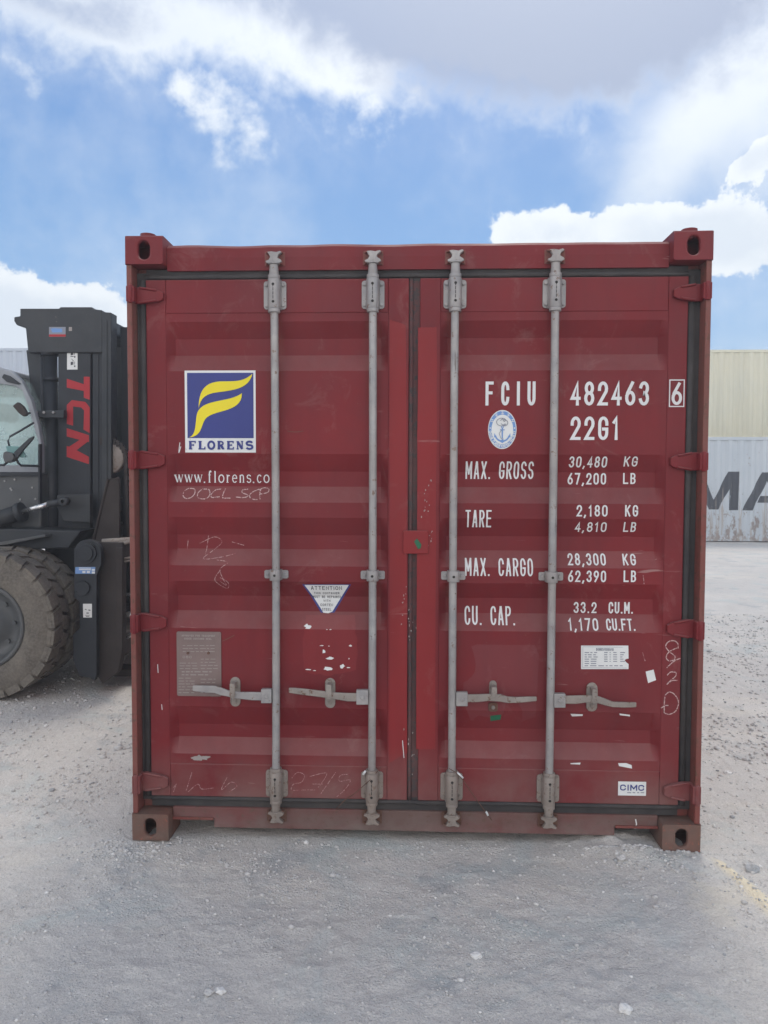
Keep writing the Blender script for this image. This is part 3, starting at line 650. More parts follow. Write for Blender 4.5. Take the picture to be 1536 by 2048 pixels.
def wavy(x0, x1, z, y, r, n=60):
    return [(x0+(x1-x0)*i/n, y+mnoise.noise(Vector((i*.37, z*9, 1)))*.003, z+mnoise.noise(Vector((i*.5, z*5, 0)))*.0035) for i in range(n+1)]
b.box(DL['x0'], DR['x1'], .0705, .0835, ZT-.01, zt2); b.tube(wavy(DL['x0'], DR['x1'], ZT+.012, .066, .010), .010, 7); b.build('door_gasket', 'gasket', C)
b = MB(); b.box(DL['x0'], DR['x1'], .0702, .083, ZB-.048, ZB+.01); b.tube(wavy(DL['x0'], DR['x1'], ZB-.008, .062, .009), .009, 7)
b.build('door_gasket', 'gasket', C)
b = MB(); b.box(DL['x1']-.004, DR['x0']+.004, .0715, .086, ZB, ZT); b.tube([(DL['x1']+.010+mnoise.noise(Vector((i*.3, 0, 3)))*.002, .068, ZB+(ZT-ZB)*i/50) for i in range(51)], .009, 7)
b.build('centre_gasket', 'gasket_red', C)
# header and sill
b = MB(); hz0, hz1 = ZT+.036, HZ-.026; nn = 48; vs = []
for i in range(nn+1):
    x = .163+(WX-.326)*i/nn; dz_ = mnoise.noise(Vector((i*.21, 0, 0)))*.006; dy_ = mnoise.noise(Vector((i*.3, 4, 0)))*.003
    vs += [(x, .056+dy_, hz0), (x, .052+dy_, (hz0+hz1)/2), (x, .054+dy_, hz1-.012+dz_), (x, .066, hz1+dz_), (x, .30, hz1), (x, .30, hz0), (x, .10, hz0)]
b.add(vs, [(i*7+k, (i+1)*7+k, (i+1)*7+(k+1) % 7, i*7+(k+1) % 7) for i in range(nn) for k in range(7)]); b.add(vs[:7], [tuple(range(7))]); b.add(vs[-7:], [tuple(range(7))])
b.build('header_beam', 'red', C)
b = MB(); zs1 = ZB-.046; fp0, fp1 = pxx(346, v=1650), pxx(428, v=1650); fq0, fq1 = pxx(1229, v=1670), pxx(1312, v=1670); zn = P(385, 1637, .06).z; zb_ = .038
b.prism([(.163, zs1), (.163, zn), (fp1, zn), (fp1, zb_), (fq0, zb_), (fq0, zn), (WX-.163, zn), (WX-.163, zs1)], .058, .20)
b.build('door_sill', 'sill', C, bevel=.005)
for a_, c_ in ((.1635, fp1), (fq0, WX-.1635)):
    b = MB(); b.box(a_, c_, .050, .0575, zn-.002, zn+.010); b.build('pocket_lip', 'red_edge', C, bevel=.002)
# fork pocket tunnels under the floor
b = MB(); 
for a_, c_ in ((.1635, fp1), (fq0, WX-.1635)): b.box(a_, c_, .9, .95, .03, zn)
b.box(.07, WX-.07, .30, LY-.1, .16, .19); b.build('floor', 'hole', C)
# side walls, roof, rear wall
def corr_wall(name, p0, p1, z0, z1, mat, parent, nrm, depth=.036, pitch=.278, par=True, loc=None):
    p0, p1 = Vector(p0), Vector(p1); Lg = (p1-p0).length; d = (p1-p0)/Lg; n_ = Vector(nrm); k = max(1, round(Lg/pitch)); pt = Lg/k; path = []
    for i in range(k): path += [(i*pt, 0), (i*pt+pt*.26, 0), (i*pt+pt*.5, 1), (i*pt+pt*.76, 1)]
    path.append((Lg, 0)); vs = []
    for s_, q_ in path:
        p = p0+d*s_-n_*(depth*q_); vs += [(p.x, p.y, z0), (p.x, p.y, z1)]
    b = MB(); b.add(vs, [(2*i, 2*i+2, 2*i+3, 2*i+1) for i in range(len(path)-1)])
    return b.build(name, mat, parent)
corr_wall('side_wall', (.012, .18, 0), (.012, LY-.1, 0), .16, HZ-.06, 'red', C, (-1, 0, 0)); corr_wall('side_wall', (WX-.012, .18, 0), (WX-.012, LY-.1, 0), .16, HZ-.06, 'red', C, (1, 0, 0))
for x in (.004, WX-.064):
    b = MB(); b.box(x, x+.06, .3, LY-.18, HZ-.075, HZ-.014); b.build('side_rail', 'red', C, bevel=.004)
    b = MB(); b.box(x, x+.06, .3, LY-.18, .03, .19); b.build('side_rail', 'red', C, bevel=.004)
b = MB(); b.box(.03, WX-.03, .3, LY-.06, HZ-.03, HZ-.018); b.build('roof', 'red', C)
b = MB(); b.box(.02, WX-.02, LY-.06, LY-.004, .02, HZ-.02); b.build('end_wall', 'red', C)

# doors
def make_door(d, label):
    b = MB(); a, c, x0, x1 = d['a'], d['b'], d['x0'], d['x1']; y1 = YD+.045
    b.box(x0, a, YD, y1, ZB, ZT); b.box(c, x1, YD, y1, ZB, ZT); b.box(a, c, YD+.0006, y1, ZTR, ZT); b.box(a, c, YD+.0006, y1, ZB, ZBR)
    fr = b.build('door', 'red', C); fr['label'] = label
    bv = fr.modifiers.new('bevel', 'BEVEL'); bv.width = .004; bv.segments = 2
    zs = [ZTR]; ds = [0]
    for z, k in zip(kz, kd): zs.append(z); ds.append(k)
    zs.append(ZBR); ds.append(0)
    # fine subdivision of the sheet so it can carry shallow dents
    zz = []; 
    for i in range(len(zs)-1):
        m_ = 10
        for j in range(m_): zz.append((zs[i]+(zs[i+1]-zs[i])*j/m_, ds[i]+(ds[i+1]-ds[i])*j/m_))
    zz.append((zs[-1], 0)); xs = [a+EDGE*j/5 for j in range(6)]+[a+EDGE+(c-a-2*EDGE)*i/30 for i in range(1, 30)]+[c-EDGE*j/5 for j in range(5, -1, -1)]; vs = []
    for z, k in zz:
        for x in xs:
            e = max(0, min(1, (x-a)/EDGE, (c-x)/EDGE))
            dent = mnoise.noise(Vector((x*3.1, 0, z*3.1)))*.0016*e+mnoise.noise(Vector((x*7.3, 5, z*7.3)))*.0006*e
            vs.append((x, YF+(YR-YF)*k*e+dent, z))
    nx2 = len(xs); b = MB(); b.add(vs, [(r*nx2+i, r*nx2+i+1, (r+1)*nx2+i+1, (r+1)*nx2+i) for r in range(len(zz)-1) for i in range(nx2-1)])
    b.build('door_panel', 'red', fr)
    return fr
door_l = make_door(DL, 'left door with the blue and yellow logo square and a white triangle sticker')
door_r = make_door(DR, 'right door with the white number and weight lettering')

# hinges
def hinge(door, v0, v1, side):
    b = MB()
    if side < 0:
        xa, xb, xc = .003, DL['x0']-.012, pxx(334)
        uu = 300; s = 1
    else:
        xa, xb, xc = WX-.003, DR['x1']+.012, pxx(1337, v=1000); uu = 1370; s = -1
    zt_, zb2 = P(uu, v0, .04).z, P(uu, v1, .04).z; h = zt_-zb2
    out = [(xa, zt_-h*.0), (xb, zt_+h*.02), (xc-s*.02, zt_-h*.16), (xc, zt_-h*.30), (xc, zb2+h*.28), (xc-s*.02, zb2+h*.14), (xb, zb2+h*.0), (xa, zb2)]
    b.prism(out, .040, .0585)
    # raised rims and knuckle
    b.tube([(xb-s*.01, .038, zt_-h*.02), (xc-s*.028, .038, zt_-h*.18)], .006, 6); b.tube([(xb-s*.01, .038, zb2+h*.04), (xc-s*.028, .038, zb2+h*.18)], .006, 6)
    lo, hi = sorted((xa, xa+s*.035)); b.box(lo, hi, .0015, .0395, zb2+.001, zt_-.001)
    b.cyl((xa+s*.018, .004, zb2-.004), (xa+s*.018, .004, zt_+.004), .010, 10)
    b.build('hinge', 'red', door, bevel=.0035)
for v0, v1 in ((575, 607), (902, 938), (1227, 1263), (1546, 1582)): hinge(door_l, v0, v1, -1)
for v0, v1 in ((568, 602), (905, 941), (1240, 1276), (1566, 1602)): hinge(door_r, v0, v1, 1)

# locking gear
YB = .030
bars = [(door_l, pxx(550, YB, 1100)), (door_l, pxx(744.5, YB, 1100)), (door_r, pxx(907, YB, 1100)), (door_r, pxx(1104, YB, 1100))]
zTB, zMB, zBB = P(560, 588, YB).z, P(560, 1150, YB).z, P(560, 1571, YB).z
zTe, zBe = P(560, 528, YB).z, P(560, 1622, YB).z
def rrect(w, h, r, cx_=0, cz_=0, n=4):
    o = []
    for sx, sz, a0 in ((1, 1, 0), (-1, 1, 90), (-1, -1, 180), (1, -1, 270)):
        for k in range(n+1):
            a = math.radians(a0+90*k/n); o.append((cx_+sx*(w/2-r)+r*math.cos(a), cz_+sz*(h/2-r)+r*math.sin(a)))
    return o
def bolt(b, x, z, y=.05, r=.0085, mi=0):
    b.cyl((x, y+.004, z), (x, y-.006, z), r, 8, mi); b.cyl((x, y-.006, z), (x, y-.009, z), r*.75, 8, mi)
def bracket_mesh():
    b = MB(); y0 = YD-YB
    b.prism(rrect(.096, .118, .012), y0-.008, y0-.0004)
    for sx in (-1, 1):
        for sz in (-1, 1): bolt(b, sx*.036, sz*.043, y0-.008)
    # saddle housing: half round over the rod
    pts = [(.026*math.cos(a), -.026*math.sin(a)) for a in np.linspace(0, PI, 11)]
    vs = []
    for z in (-.062, .062): vs += [(x, y, z) for x, y in [(.030, y0-.002)]+pts+[(-.030, y0-.002)]]
    n_ = len(pts)+2; b.add(vs, [(i, i+1, n_+i+1, n_+i) for i in range(n_-1)], 0, True); b.add(vs, [tuple(range(n_)), tuple(range(2*n_-1, n_-1, -1))])
    for z0, z1, r in ((-.078, -.0625, .0255), (.0625, .078, .0255)): b.cyl((0, 0, z0), (0, 0, z1), r, 16)
    for z in (-.036, .036): b.cyl((0, -.024, z), (0, -.0268, z), .006, 8, 1)
    for z in np.linspace(-.025, .025, 4): b.box(-.0015, .0015, -.0268, -.025, z, z+.014, 1)
    return b
def mid_mesh():
    b = MB(); y0 = YD-YB
    for s in (-1, 1):
        b.prism(rrect(.036, .036, .007, s*.034, 0), y0-.007, y0-.0004); bolt(b, s*.036, 0, y0-.007, .008)
    pts = [(.025*math.cos(a), -.024*math.sin(a)) for a in np.linspace(0, PI, 9)]; vs = []
    for z in (-.023, .023): vs += [(x, y, z) for x, y in [(.026, y0-.003)]+pts+[(-.026, y0-.003)]]
    n_ = len(pts)+2; b.add(vs, [(i, i+1, n_+i+1, n_+i) for i in range(n_-1)], 0, True); b.add(vs, [tuple(range(n_)), tuple(range(2*n_-1, n_-1, -1))])
    b.cyl((0, -.022, 0), (0, -.025, 0), .006, 8, 1); return b
def cam_mesh(s):
    """cam head: forked claw on the rod end, s=+1 points up"""
    b = MB()
    b.tube([(0, 0, -s*.045), (0, 0, -s*.01), (0, 0, s*.0)], [.021, .0185, .0185], 14); b.cyl((0, 0, 0), (0, 0, s*.006), .024, 14)
    b.tube([(0, 0, s*.006), (0, 0, s*.05)], .013, 12)
    pts = [(-.010, .004), (-.030, .004), (-.034, .012), (-.020, .018), (-.014, .030), (-.022, .044), (-.026, .050), (-.008, .052), (.010, .048), (.028, .054), (.034, .048), (.020, .038), (.016, .026), (.030, .018), (.036, .010), (.024, .003), (.008, .004)]
    b.prism([(x, s*z) for x, z in pts], -.012, .010)
    return b
def keeper_mesh(s):
    b = MB(); y0 = .0555-YB
    for z in (.002, .048):
        lo, hi = sorted((s*z, s*(z+.007))); b.box(-.034, -.014, .0, y0, lo, hi); b.box(.016, .036, .0, y0, lo, hi)
    lo, hi = sorted((s*.0, s*.058)); b.box(-.043, .043, y0-.005, y0, lo, hi)
    return b
protos = {}
def place(key, fn, name, mats, parent, loc, bevel=0):
    if key not in protos: protos[key] = fn().build(name, mats, parent, loc=loc, bevel=bevel); return protos[key]
    c = inst(protos[key], parent, loc); c.name = name; return c
for i, (dr, x) in enumerate(bars):
    b = MB(); nseg = 24; zz = [zBe+(zTe-zBe)*k/nseg for k in range(nseg+1)]
    bend = [.004, .002, -.002, .002][i]
    b.tube([(bend*math.sin(PI*k/nseg), 0, z) for k, z in enumerate(zz)], .0168, 14)
    b.build('locking_bar', 'galv' , dr, loc=(x, YB, 0))
    place('br', bracket_mesh, 'bar_bracket', ['galv', 'hole'], dr, (x, YB, zTB), .002)
    place('brd', bracket_mesh, 'bar_bracket', ['galv_dirty', 'hole'], dr, (x, YB, zBB), .002)
    place('mid', mid_mesh, 'bar_guide', ['galv', 'hole'], dr, (x+.001, YB, zMB), .0015)
    place('camu', lambda: cam_mesh(1), 'cam_head', 'galv', dr, (x, YB, P(560, 529, YB).z), .0015)
    place('camd', lambda: cam_mesh(-1), 'cam_head', 'galv_dirty', dr, (x, YB, P(560, 1621, YB).z), .0015)
    place('ku', lambda: keeper_mesh(1), 'cam_keeper', 'red_edge', C, (x, YB, P(560, 529, YB).z), .001)
    place('kd', lambda: keeper_mesh(-1), 'cam_keeper', 'rust_dark', C, (x, YB, P(560, 1621, YB).z), .001)
# handles
def handle(dr, barx, hub, arm, catch, mat, rusty_catch=False):
    b = MB(); u0, u1, v0, v1 = hub; p = pp([(u0, v0), (u1, v0), (u1, v1), (u0, v1)], .028); b.prism(p, .014, .040)
    lo, hi = sorted((p[0][0], barx)); 
    c = ((p[0][0]+p[2][0])/2, (p[0][1]+p[2][1])/2); b.cyl((c[0], .0145, c[1]), (c[0], .007, c[1]), .0085, 10)
    b.build('handle_hub', 'galv', dr, bevel=.003)
    b = MB(); pts = [P(u, v, .025) for u, v, w in arm]; ws = [w for u, v, w in arm]; vs = []; n_ = len(pts)
    for i, (p, w) in enumerate(zip(pts, ws)):
        y = .022-.010*math.sin(PI*min(i/(n_-1)*1.3, 1)); hw = w/475/2
        vs += [(p.x, y-.006, p.z+hw), (p.x, y-.006, p.z-hw), (p.x, y+.006, p.z-hw), (p.x, y+.006, p.z+hw)]
    b.add(vs, [(i*4+k, (i+1)*4+k, (i+1)*4+(k+1) % 4, i*4+(k+1) % 4) for i in range(n_-1) for k in range(4)]); b.add(vs[:4], [(0, 1, 2, 3)]); b.add(vs[-4:], [(0, 1, 2, 3)])
    b.build('lock_handle', mat, dr, bevel=.0035)
    u, v0, v1, w = catch; b = MB(); x0, z1 = pp([(u, v0)], .05)[0]; x0, z0 = pp([(u, v1)], .05)[0]; ww = w/475
    Y0 = surf(x0, (z0+z1)/2)
    b.prism(rrect(ww, z1-z0, ww/2*.98, x0, (z0+z1)/2, 6), Y0-.008, Y0-.0005); bolt(b, x0, z1-ww*.55, Y0-.008, .008, 0); bolt(b, x0, z0+ww*.55, Y0-.008, .008, 0)
    # retaining clip over the handle
    zc = (z0+z1)/2; b.prism([(x0-.011, z1-.014), (x0+.011, z1-.014), (x0+.012, zc-.004), (x0+.006, zc-.012), (x0-.008, zc-.012), (x0-.012, zc-.002)], .000, .007)
    b.box(x0-.010, x0+.010, .007, Y0-.008, z1-.040, z1-.016); b.cyl((x0, .0, zc+.002), (x0, -.004, zc+.002), .006, 8)
    b.build('handle_catch', 'galv_dirty' if not rusty_catch else 'galv_dirty', dr, bevel=.002)
handle(door_l, bars[0][1], (523, 544, 1377, 1405), [(524, 1392, 17), (505, 1391, 17), (480, 1389, 14), (458, 1385, 13), (443, 1381, 16), (430, 1378, 15), (405, 1377, 14), (386, 1376, 11)], (470, 1355, 1414, 21), 'galv')
handle(door_l, bars[1][1], (713, 737, 1379, 1408), [(714, 1394, 17), (695, 1393, 17), (672, 1390, 14), (650, 1387, 13), (632, 1385, 13), (610, 1383, 13), (590, 1381, 12), (578, 1380, 10)], (660, 1357, 1417, 21), 'galv_dirty')
handle(door_r, bars[2][1], (912, 935, 1383, 1411), [(934, 1396, 16), (955, 1395, 16), (975, 1393, 14), (1000, 1394, 15), (1015, 1398, 13), (1035, 1399, 12), (1055, 1398, 11), (1073, 1397, 9)], (986, 1362, 1402, 15), 'galv_dirty', True)
handle(door_r, bars[3][1], (1107, 1130, 1386, 1414), [(1129, 1399, 16), (1150, 1398, 17), (1170, 1396, 15), (1190, 1396, 15), (1208, 1402, 14), (1225, 1408, 11), (1250, 1409, 11), (1272, 1409, 10)], (1184, 1366, 1424, 22), 'galv_dirty')
b = MB(); p = P(986, 1414, .06); b.prism(rrect(.040, .040, .012, p.x, p.z), .0555, .0622); bolt(b, p.x, p.z, .055, .009, 1); b.build('bolt_plate', ['rust_dark', 'galv_dirty'], door_r, bevel=.002)
# centre lock plate on the gap between the doors
b = MB(); p = pp([(806, 1061), (857, 1061), (857, 1108), (806, 1108)], .05); x0, x1, z0, z1 = p[0][0], p[1][0], p[2][1], p[0][1]
b.prism(rrect(x1-x0, z1-z0, .006, (x0+x1)/2, (z0+z1)/2), .050, .0592); lp = b.build('overlap_plate', 'red_new', door_r, bevel=.003)
gq = lambda pts, Y: [[[(P(u, v, Y).x, P(u, v, Y).z) for u, v in pts]]]
decal('green_tape', [(gq([(828, 1083), (834, 1077), (843, 1089), (841, 1097), (836, 1098)], .05), 'green')], door_r, off=.0006, flatY=.050)
# seal wires
b = MB(); a_, c_ = P(762, 1535, .02), P(690, 1600, .045); b.tube([a_, P(740, 1560, .005), P(712, 1585, .03), c_, P(672, 1618, .052)], .0018, 5); b.tube([P(726, 1549, .01), P(731, 1542, .01)], .005, 6, 1); b.build('seal_wire', ['rust_dark', 'white'], door_l)
b = MB(); b.tube([P(898, 1537, .01), P(912, 1545, .0), P(926, 1560, .02), P(945, 1588, .045), P(967, 1618, .045), P(983, 1640, .05)], .0018, 5); b.tube([P(915, 1545, .003), P(926, 1556, .008)], .0045, 6, 1); b.tube([P(972, 1623, .047), P(976, 1631, .048)], .005, 6, 1); b.build('seal_wire', ['rust_dark', 'white'], door_r)

# repainted strips and dull patches
def blobpoly(pts, Y=YF, rag=.0, n=5, seed=0):
    o = []; q_ = pp(pts, Y)
    for i in range(len(q_)):
        a, c = q_[i], q_[(i+1) % len(q_)]
        for k in range(n):
            t = k/n; o.append((a[0]+(c[0]-a[0])*t+rag*mnoise.noise(Vector((i*1.7+k*.61, seed, 0))), a[1]+(c[1]-a[1])*t+rag*mnoise.noise(Vector((i*1.3+k*.7, seed, 9)))))
    return [o]
decal('repainted_strip', [([blobpoly([(836, 655), (874, 655), (870, 1498), (832, 1498)], rag=.004, n=12)], 'red_new')], door_r, off=.0003)
decal('repainted_strip', [([blobpoly([(780, 640), (812, 650), (814, 1505), (779, 1525)], rag=.004, n=12, seed=3)], 'red_new')], door_l, off=.0003)
decal('dull_patch', [([blobpoly([(932, 1296), (955, 1289), (1070, 1290), (1078, 1310), (1072, 1435), (1040, 1448), (942, 1444), (926, 1400), (928, 1330)], rag=.006, seed=5)], 'red_dull')], door_r, off=.0003)
decal('repainted_patch', [([blobpoly([(610, 1232), (708, 1232), (716, 1290), (712, 1340), (660, 1352), (608, 1345), (606, 1290)], rag=.008, seed=8)], 'red_mid')], door_l, off=.0003)

# lettering
def lettering(s, box, door, weight=.15, gap=.34, font='sans', mat='white', label=None, off=.0012):
    decal('lettering', [(text_polys(s, *pbox(*box), weight, gap, font), mat)], door, off=off)
lettering('FCIU', (971, 1071, 763, 811), door_r, .125, .95)
lettering('482463', (1141, 1298, 763, 811), door_r, .13, .34)
lettering('6', (1343, 1364, 765, 810), door_r, .13)
x0, x1, z0, z1 = pbox(1338, 1369, 759, 814); t = .0045
decal('check_digit_box', [([rectq(x0, x1, z1-t, z1), rectq(x0, x1, z0, z0+t), rectq(x0, x0+t, z0+t, z1-t), rectq(x1-t, x1, z0+t, z1-t)], 'white')], door_r)
lettering('22G1', (1141, 1239, 833, 880), door_r, .13, .36)
for s, bx_, w_, g_ in (('MAX. GROSS', (931, 1067, 923, 958), .092, .33), ('TARE', (931, 983, 1020, 1055), .092, .33), ('MAX. CARGO', (930, 1066, 1117, 1152), .092, .33), ('CU. CAP.', (929, 1030, 1212, 1248), .092, .33),
                  ('30,480', (1138, 1214, 913, 935), .135, .36), ('KG', (1248, 1275, 913, 933), .135, .42), ('67,200', (1135, 1212, 946, 969), .135, .36), ('LB', (1246, 1271, 946, 968), .135, .42),
                  ('2,180', (1153, 1215, 1010, 1033), .135, .36), ('KG', (1250, 1276, 1010, 1033), .135, .42), ('4,810', (1150, 1213, 1044, 1064), .135, .36), ('LB', (1247, 1272, 1044, 1064), .135, .42),
                  ('28,300', (1135, 1211, 1107, 1130), .135, .36), ('KG', (1245, 1271, 1108, 1130), .135, .42), ('62,390', (1136, 1212, 1141, 1164), .135, .36), ('LB', (1247, 1272, 1141, 1164), .135, .42),
                  ('33.2', (1147, 1193, 1204, 1226), .135, .36), ('CU.M.', (1217, 1266, 1204, 1227), .135, .30), ('1,170', (1136, 1196, 1237, 1260), .135, .36), ('CU.FT.', (1212, 1270, 1238, 1260), .135, .26)):
    lettering(s, bx_, door_r, w_, g_)
lettering('www.florens.com', (350, 560, 941, 966), door_l, .10, .20, 'serif')

# logo square
x0, x1, z0, z1 = pbox(370, 511.5, 741, 905); w_, h_ = x1-x0, z1-z0
def lg(pts): return [(x0+(a-228)/(1030-228)*w_, z1-(c-115)/(1055-115)*h_) for a, c in pts]
def bez(p0, p1, p2, p3, n=12): return [tuple((1-t)**3*a+3*(1-t)**2*t*b_+3*(1-t)*t*t*c+t**3*d for a, b_, c, d in zip(p0, p1, p2, p3)) for t in [i/n for i in range(n+1)]]
def band(top, bot):
    T = lg(top); B = lg(bot); return [[T[i], T[i+1], B[i+1], B[i]] for i in range(len(T)-1)]
up1 = bez((385, 550), (385, 300), (500, 240), (660, 240), 14)+bez((660, 240), (820, 240), (900, 240), (995, 155), 14)[1:]
lo1 = bez((385, 550), (410, 400), (500, 375), (640, 360), 14)+bez((640, 360), (820, 335), (960, 310), (995, 155), 14)[1:]
up2 = bez((272, 882), (380, 850), (330, 640), (385, 570), 14)+bez((385, 570), (470, 440), (740, 480), (877, 375), 14)[1:]
lo2 = bez((272, 882), (440, 870), (400, 720), (480, 650), 14)+bez((480, 650), (600, 560), (880, 590), (877, 375), 14)[1:]
a_ = lg([(256, 142), (1006, 890)])
fl = lg([(258, 1028), (1010, 915)])
bl_ = rectq(a_[0][0], a_[1][0], a_[1][1], a_[0][1])
decal('logo_square', [([rectq(x0, x1, z0, z1)], 'sticker'), ([bl_], 'blue'), ([band(up1, lo1), band(up2, lo2)], 'yellow'), (text_polys('FLORENS', fl[0][0], fl[1][0], fl[0][1], fl[1][1], .25, .05, 'serif'), 'blue')], door_l)
# warning triangle
tri = pp([(604, 1169), (702, 1169), (667, 1228), (640, 1228)]); tri2 = pp([(608.5, 1170.3), (697.5, 1170.3), (663, 1226), (655, 1229), (645, 1228)])
tl = [(tri, 'blue'), (tri2, 'sticker')]
txt = []
for s, (u0, u1, v0, v1) in (('ATTENTION', (622, 684, 1172, 1180)), ('THIS CONTAINER', (628, 679, 1184, 1188.5)), ('MUST BE REPAIRED', (625, 682, 1191, 1196)), ('WITH', (647, 661, 1199, 1203.5)), ('CORTEN', (641, 666, 1207, 1212)), ('STEEL', (644, 663, 1216, 1221))):
    txt += text_polys(s, *pbox(u0, u1, v0, v1), .15, .34)
decal('warning_sticker', [([[tri]], 'blue'), ([[tri2]], 'sticker'), (txt, 'ink')], door_l)
# torn remains of an old sticker
def frag(u, v, w, h, seed, n=11):
    o = []
    for k in range(n):
        a = 2*PI*k/n; r = .55+.45*mnoise.noise(Vector((k*.9, seed*3.1, 0)))+.2*random.random(); o.append((u+w/2*math.cos(a)*r*1.3, v-h/2*math.sin(a)*r*1.3))
    return [pp(o)]
fr = [frag(616, 1254, 18, 9, 1), frag(613, 1251, 9, 6, 2), frag(660, 1316, 17, 7, 3), frag(648, 1302, 7, 10, 4), frag(643, 1291, 9, 2.5, 5), frag(701, 1291, 7, 5, 6), frag(685, 1332, 10, 10, 7), frag(656, 1337, 17, 9, 8), frag(617, 1339, 14, 2.5, 9), frag(629, 1341, 8, 2, 10), frag(698, 1317, 2.5, 3, 11), frag(661, 1259, 6, 2, 12), frag(654, 1259, 3, 2, 13), frag(697, 1335, 7, 3, 14), frag(658, 1292, 4, 2, 15)]
decal('sticker_remains', [(fr, 'sticker')], door_l)['kind'] = 'stuff'
decal('scraped_mark', [([frag(400, 1516, 36, 12, 21, 19), frag(394, 1518, 18, 8, 22), frag(413, 1514, 16, 5, 23)], 'plateink')], door_l)
for t_ in ([(1236, 1526), (1252, 1526), (1263, 1530), (1264, 1537), (1238, 1532)], [(1141, 1526), (1161, 1525), (1160, 1529), (1141, 1528)], [(1141, 1428), (1166, 1429), (1166, 1433), (1145, 1434)], [(1239, 1427), (1260, 1430), (1261, 1434), (1256, 1433), (1240, 1431)]):
    decal('tape_remnant', [([[pp(t_)]], 'sticker')], door_r)
decal('paper_label', [([[pp([(1291, 1343), (1307, 1339), (1312, 1360), (1296, 1366)])]], 'sticker')], door_r)
decal('green_tape', [([[pp([(981, 1433), (1003, 1430), (1002, 1442), (982, 1445)])]], 'green')], door_r)
# grey data plate
x0, x1, z0, z1 = pbox(354, 443, 1263, 1392); b = MB(); b.prism(rrect(x1-x0, z1-z0, .008, (x0+x1)/2, (z0+z1)/2), .0585, .0622)
b.build('data_plate', 'plate', door_l, bevel=.001)
tp = []
for s, bb in (('APPROVED FOR TRANSPORT', (364, 431, 1269, 1273)), ('UNDER CUSTOMS SEAL', (369, 424, 1275, 1279))): tp += text_polys(s, *pbox(*bb), .22, .3)
def lines(u0, u1, v0, v1, n, seed, hgt=1.3):
    r_ = random.Random(seed); o = []
    for i in range(n):
        v = v0+(v1-v0)*i/max(n-1, 1); u = u0
        while u < u1-4:
            l = r_.uniform(4, 13); o.append(rectq(*pbox(u, min(u+l, u1), v, v+hgt))); u += l+r_.uniform(2, 4)
    return o
tp += lines(366, 430, 1290, 1302, 3, 1)+lines(360, 396, 1325, 1336, 3, 2)+lines(402, 436, 1317, 1336, 4, 3)+lines(364, 424, 1342, 1348, 2, 4, 2)+lines(358, 390, 1355, 1384, 6, 5)+lines(402, 436, 1357, 1384, 5, 6)
tp += text_polys('CSC', *pbox(366, 384, 1311, 1316), .2, .3)
decal('plate_lettering', [(tp, 'plateink')], door_l, flatY=.0585, off=.0003)
b = MB()
for u in (376, 417):
    p = P(u, 1306, .058); b.cyl((p.x, .0585, p.z), (p.x, .054, p.z), .006, 10)
b.build('plate_rivet', 'rust_dark', door_l)
# dimensions plate
x0, x1, z0, z1 = pbox(1162, 1257, 1291, 1338); pl = pp([(1162, 1291), (1256.5, 1291), (1257, 1317), (1252, 1318), (1249, 1320), (1252, 1324), (1257, 1328), (1257, 1338), (1162, 1338)])
bd = pbox(1165, 1254, 1293.5, 1335.5); t = .0012
dl = text_polys('DIMENSIONS', *pbox(1192, 1227, 1296, 1301.5), .22, .3)
for k in range(7):
    v = 1304+k*4.4; dl += lines(1169, 1195 if k < 6 else 1245, v, v, 1, 30+k, 1.7)
    if k < 5: dl += lines(1208, 1215, v, v, 1, 50+k, 1.7)+lines(1226, 1234, v, v, 1, 60+k, 1.7)+lines(1240, 1250, v, v, 1, 70+k, 1.7)+[rectq(*pbox(1219, 1221, v, v+1.7))]
dl += [rectq(bd[0], bd[1]-.02, bd[3]-t, bd[3]), rectq(bd[0], bd[1], bd[2], bd[2]+t), rectq(bd[0], bd[0]+t, bd[2]+t, bd[3]-t)]
decal('dimensions_plate', [([[pl]], 'sticker'), (dl, 'inkgrey')], door_r)
# builder's sticker
x0, x1, z0, z1 = pbox(1236, 1292, 1563, 1591)
decal('builder_sticker', [([rectq(x0, x1, z0, z1)], 'sticker'), (text_polys('CIMC', *pbox(1240, 1288, 1569, 1581), .19, .2), 'blue'), (lines(1254, 1288, 1584, 1584, 1, 9, 1.6), 'inkgrey')], door_r)
# oval class emblem with an anchor
ce = pbox(976, 1033, 820, 898); cx_, cz_, rx, rz = (ce[0]+ce[1])/2, (ce[2]+ce[3])/2, (ce[1]-ce[0])/2, (ce[3]-ce[2])/2
def oval(k, n=48): return [[(cx_+rx*k*math.cos(2*PI*i/n), cz_+rz*k*math.sin(2*PI*i/n)) for i in range(n)]]
def ek(pts): return [(cx_+rx*a, cz_+rz*b_) for a, b_ in pts]
marks = []
def curved(s, a0, a1, hgt, flip):
    out = []
    for i, ch in enumerate(s):
        a = math.radians(a0+(a1-a0)*(i/(len(s)-1))); c0 = (cx_+rx*.855*math.cos(a), cz_+rz*.855*math.sin(a)); nx_a, nz_a = math.cos(a)/rx, math.sin(a)/rz; l = math.hypot(nx_a, nz_a); nx_a /= l; nz_a /= l
        if flip: nx_a, nz_a = -nx_a, -nz_a
        for st in (G[ch] if ch in G else []):
            p_ = [(c0[0]+nz_a*(px-.5)*hgt*.55+nx_a*(py-.5)*hgt, c0[1]-nx_a*(px-.5)*hgt*.55+nz_a*(py-.5)*hgt) for px, py in st]; out.append(ribbon(p_, hgt*.2))
    return out
marks += curved('CHINA CLASSIFICATION SOCIETY', 188, 352, .0105, True)
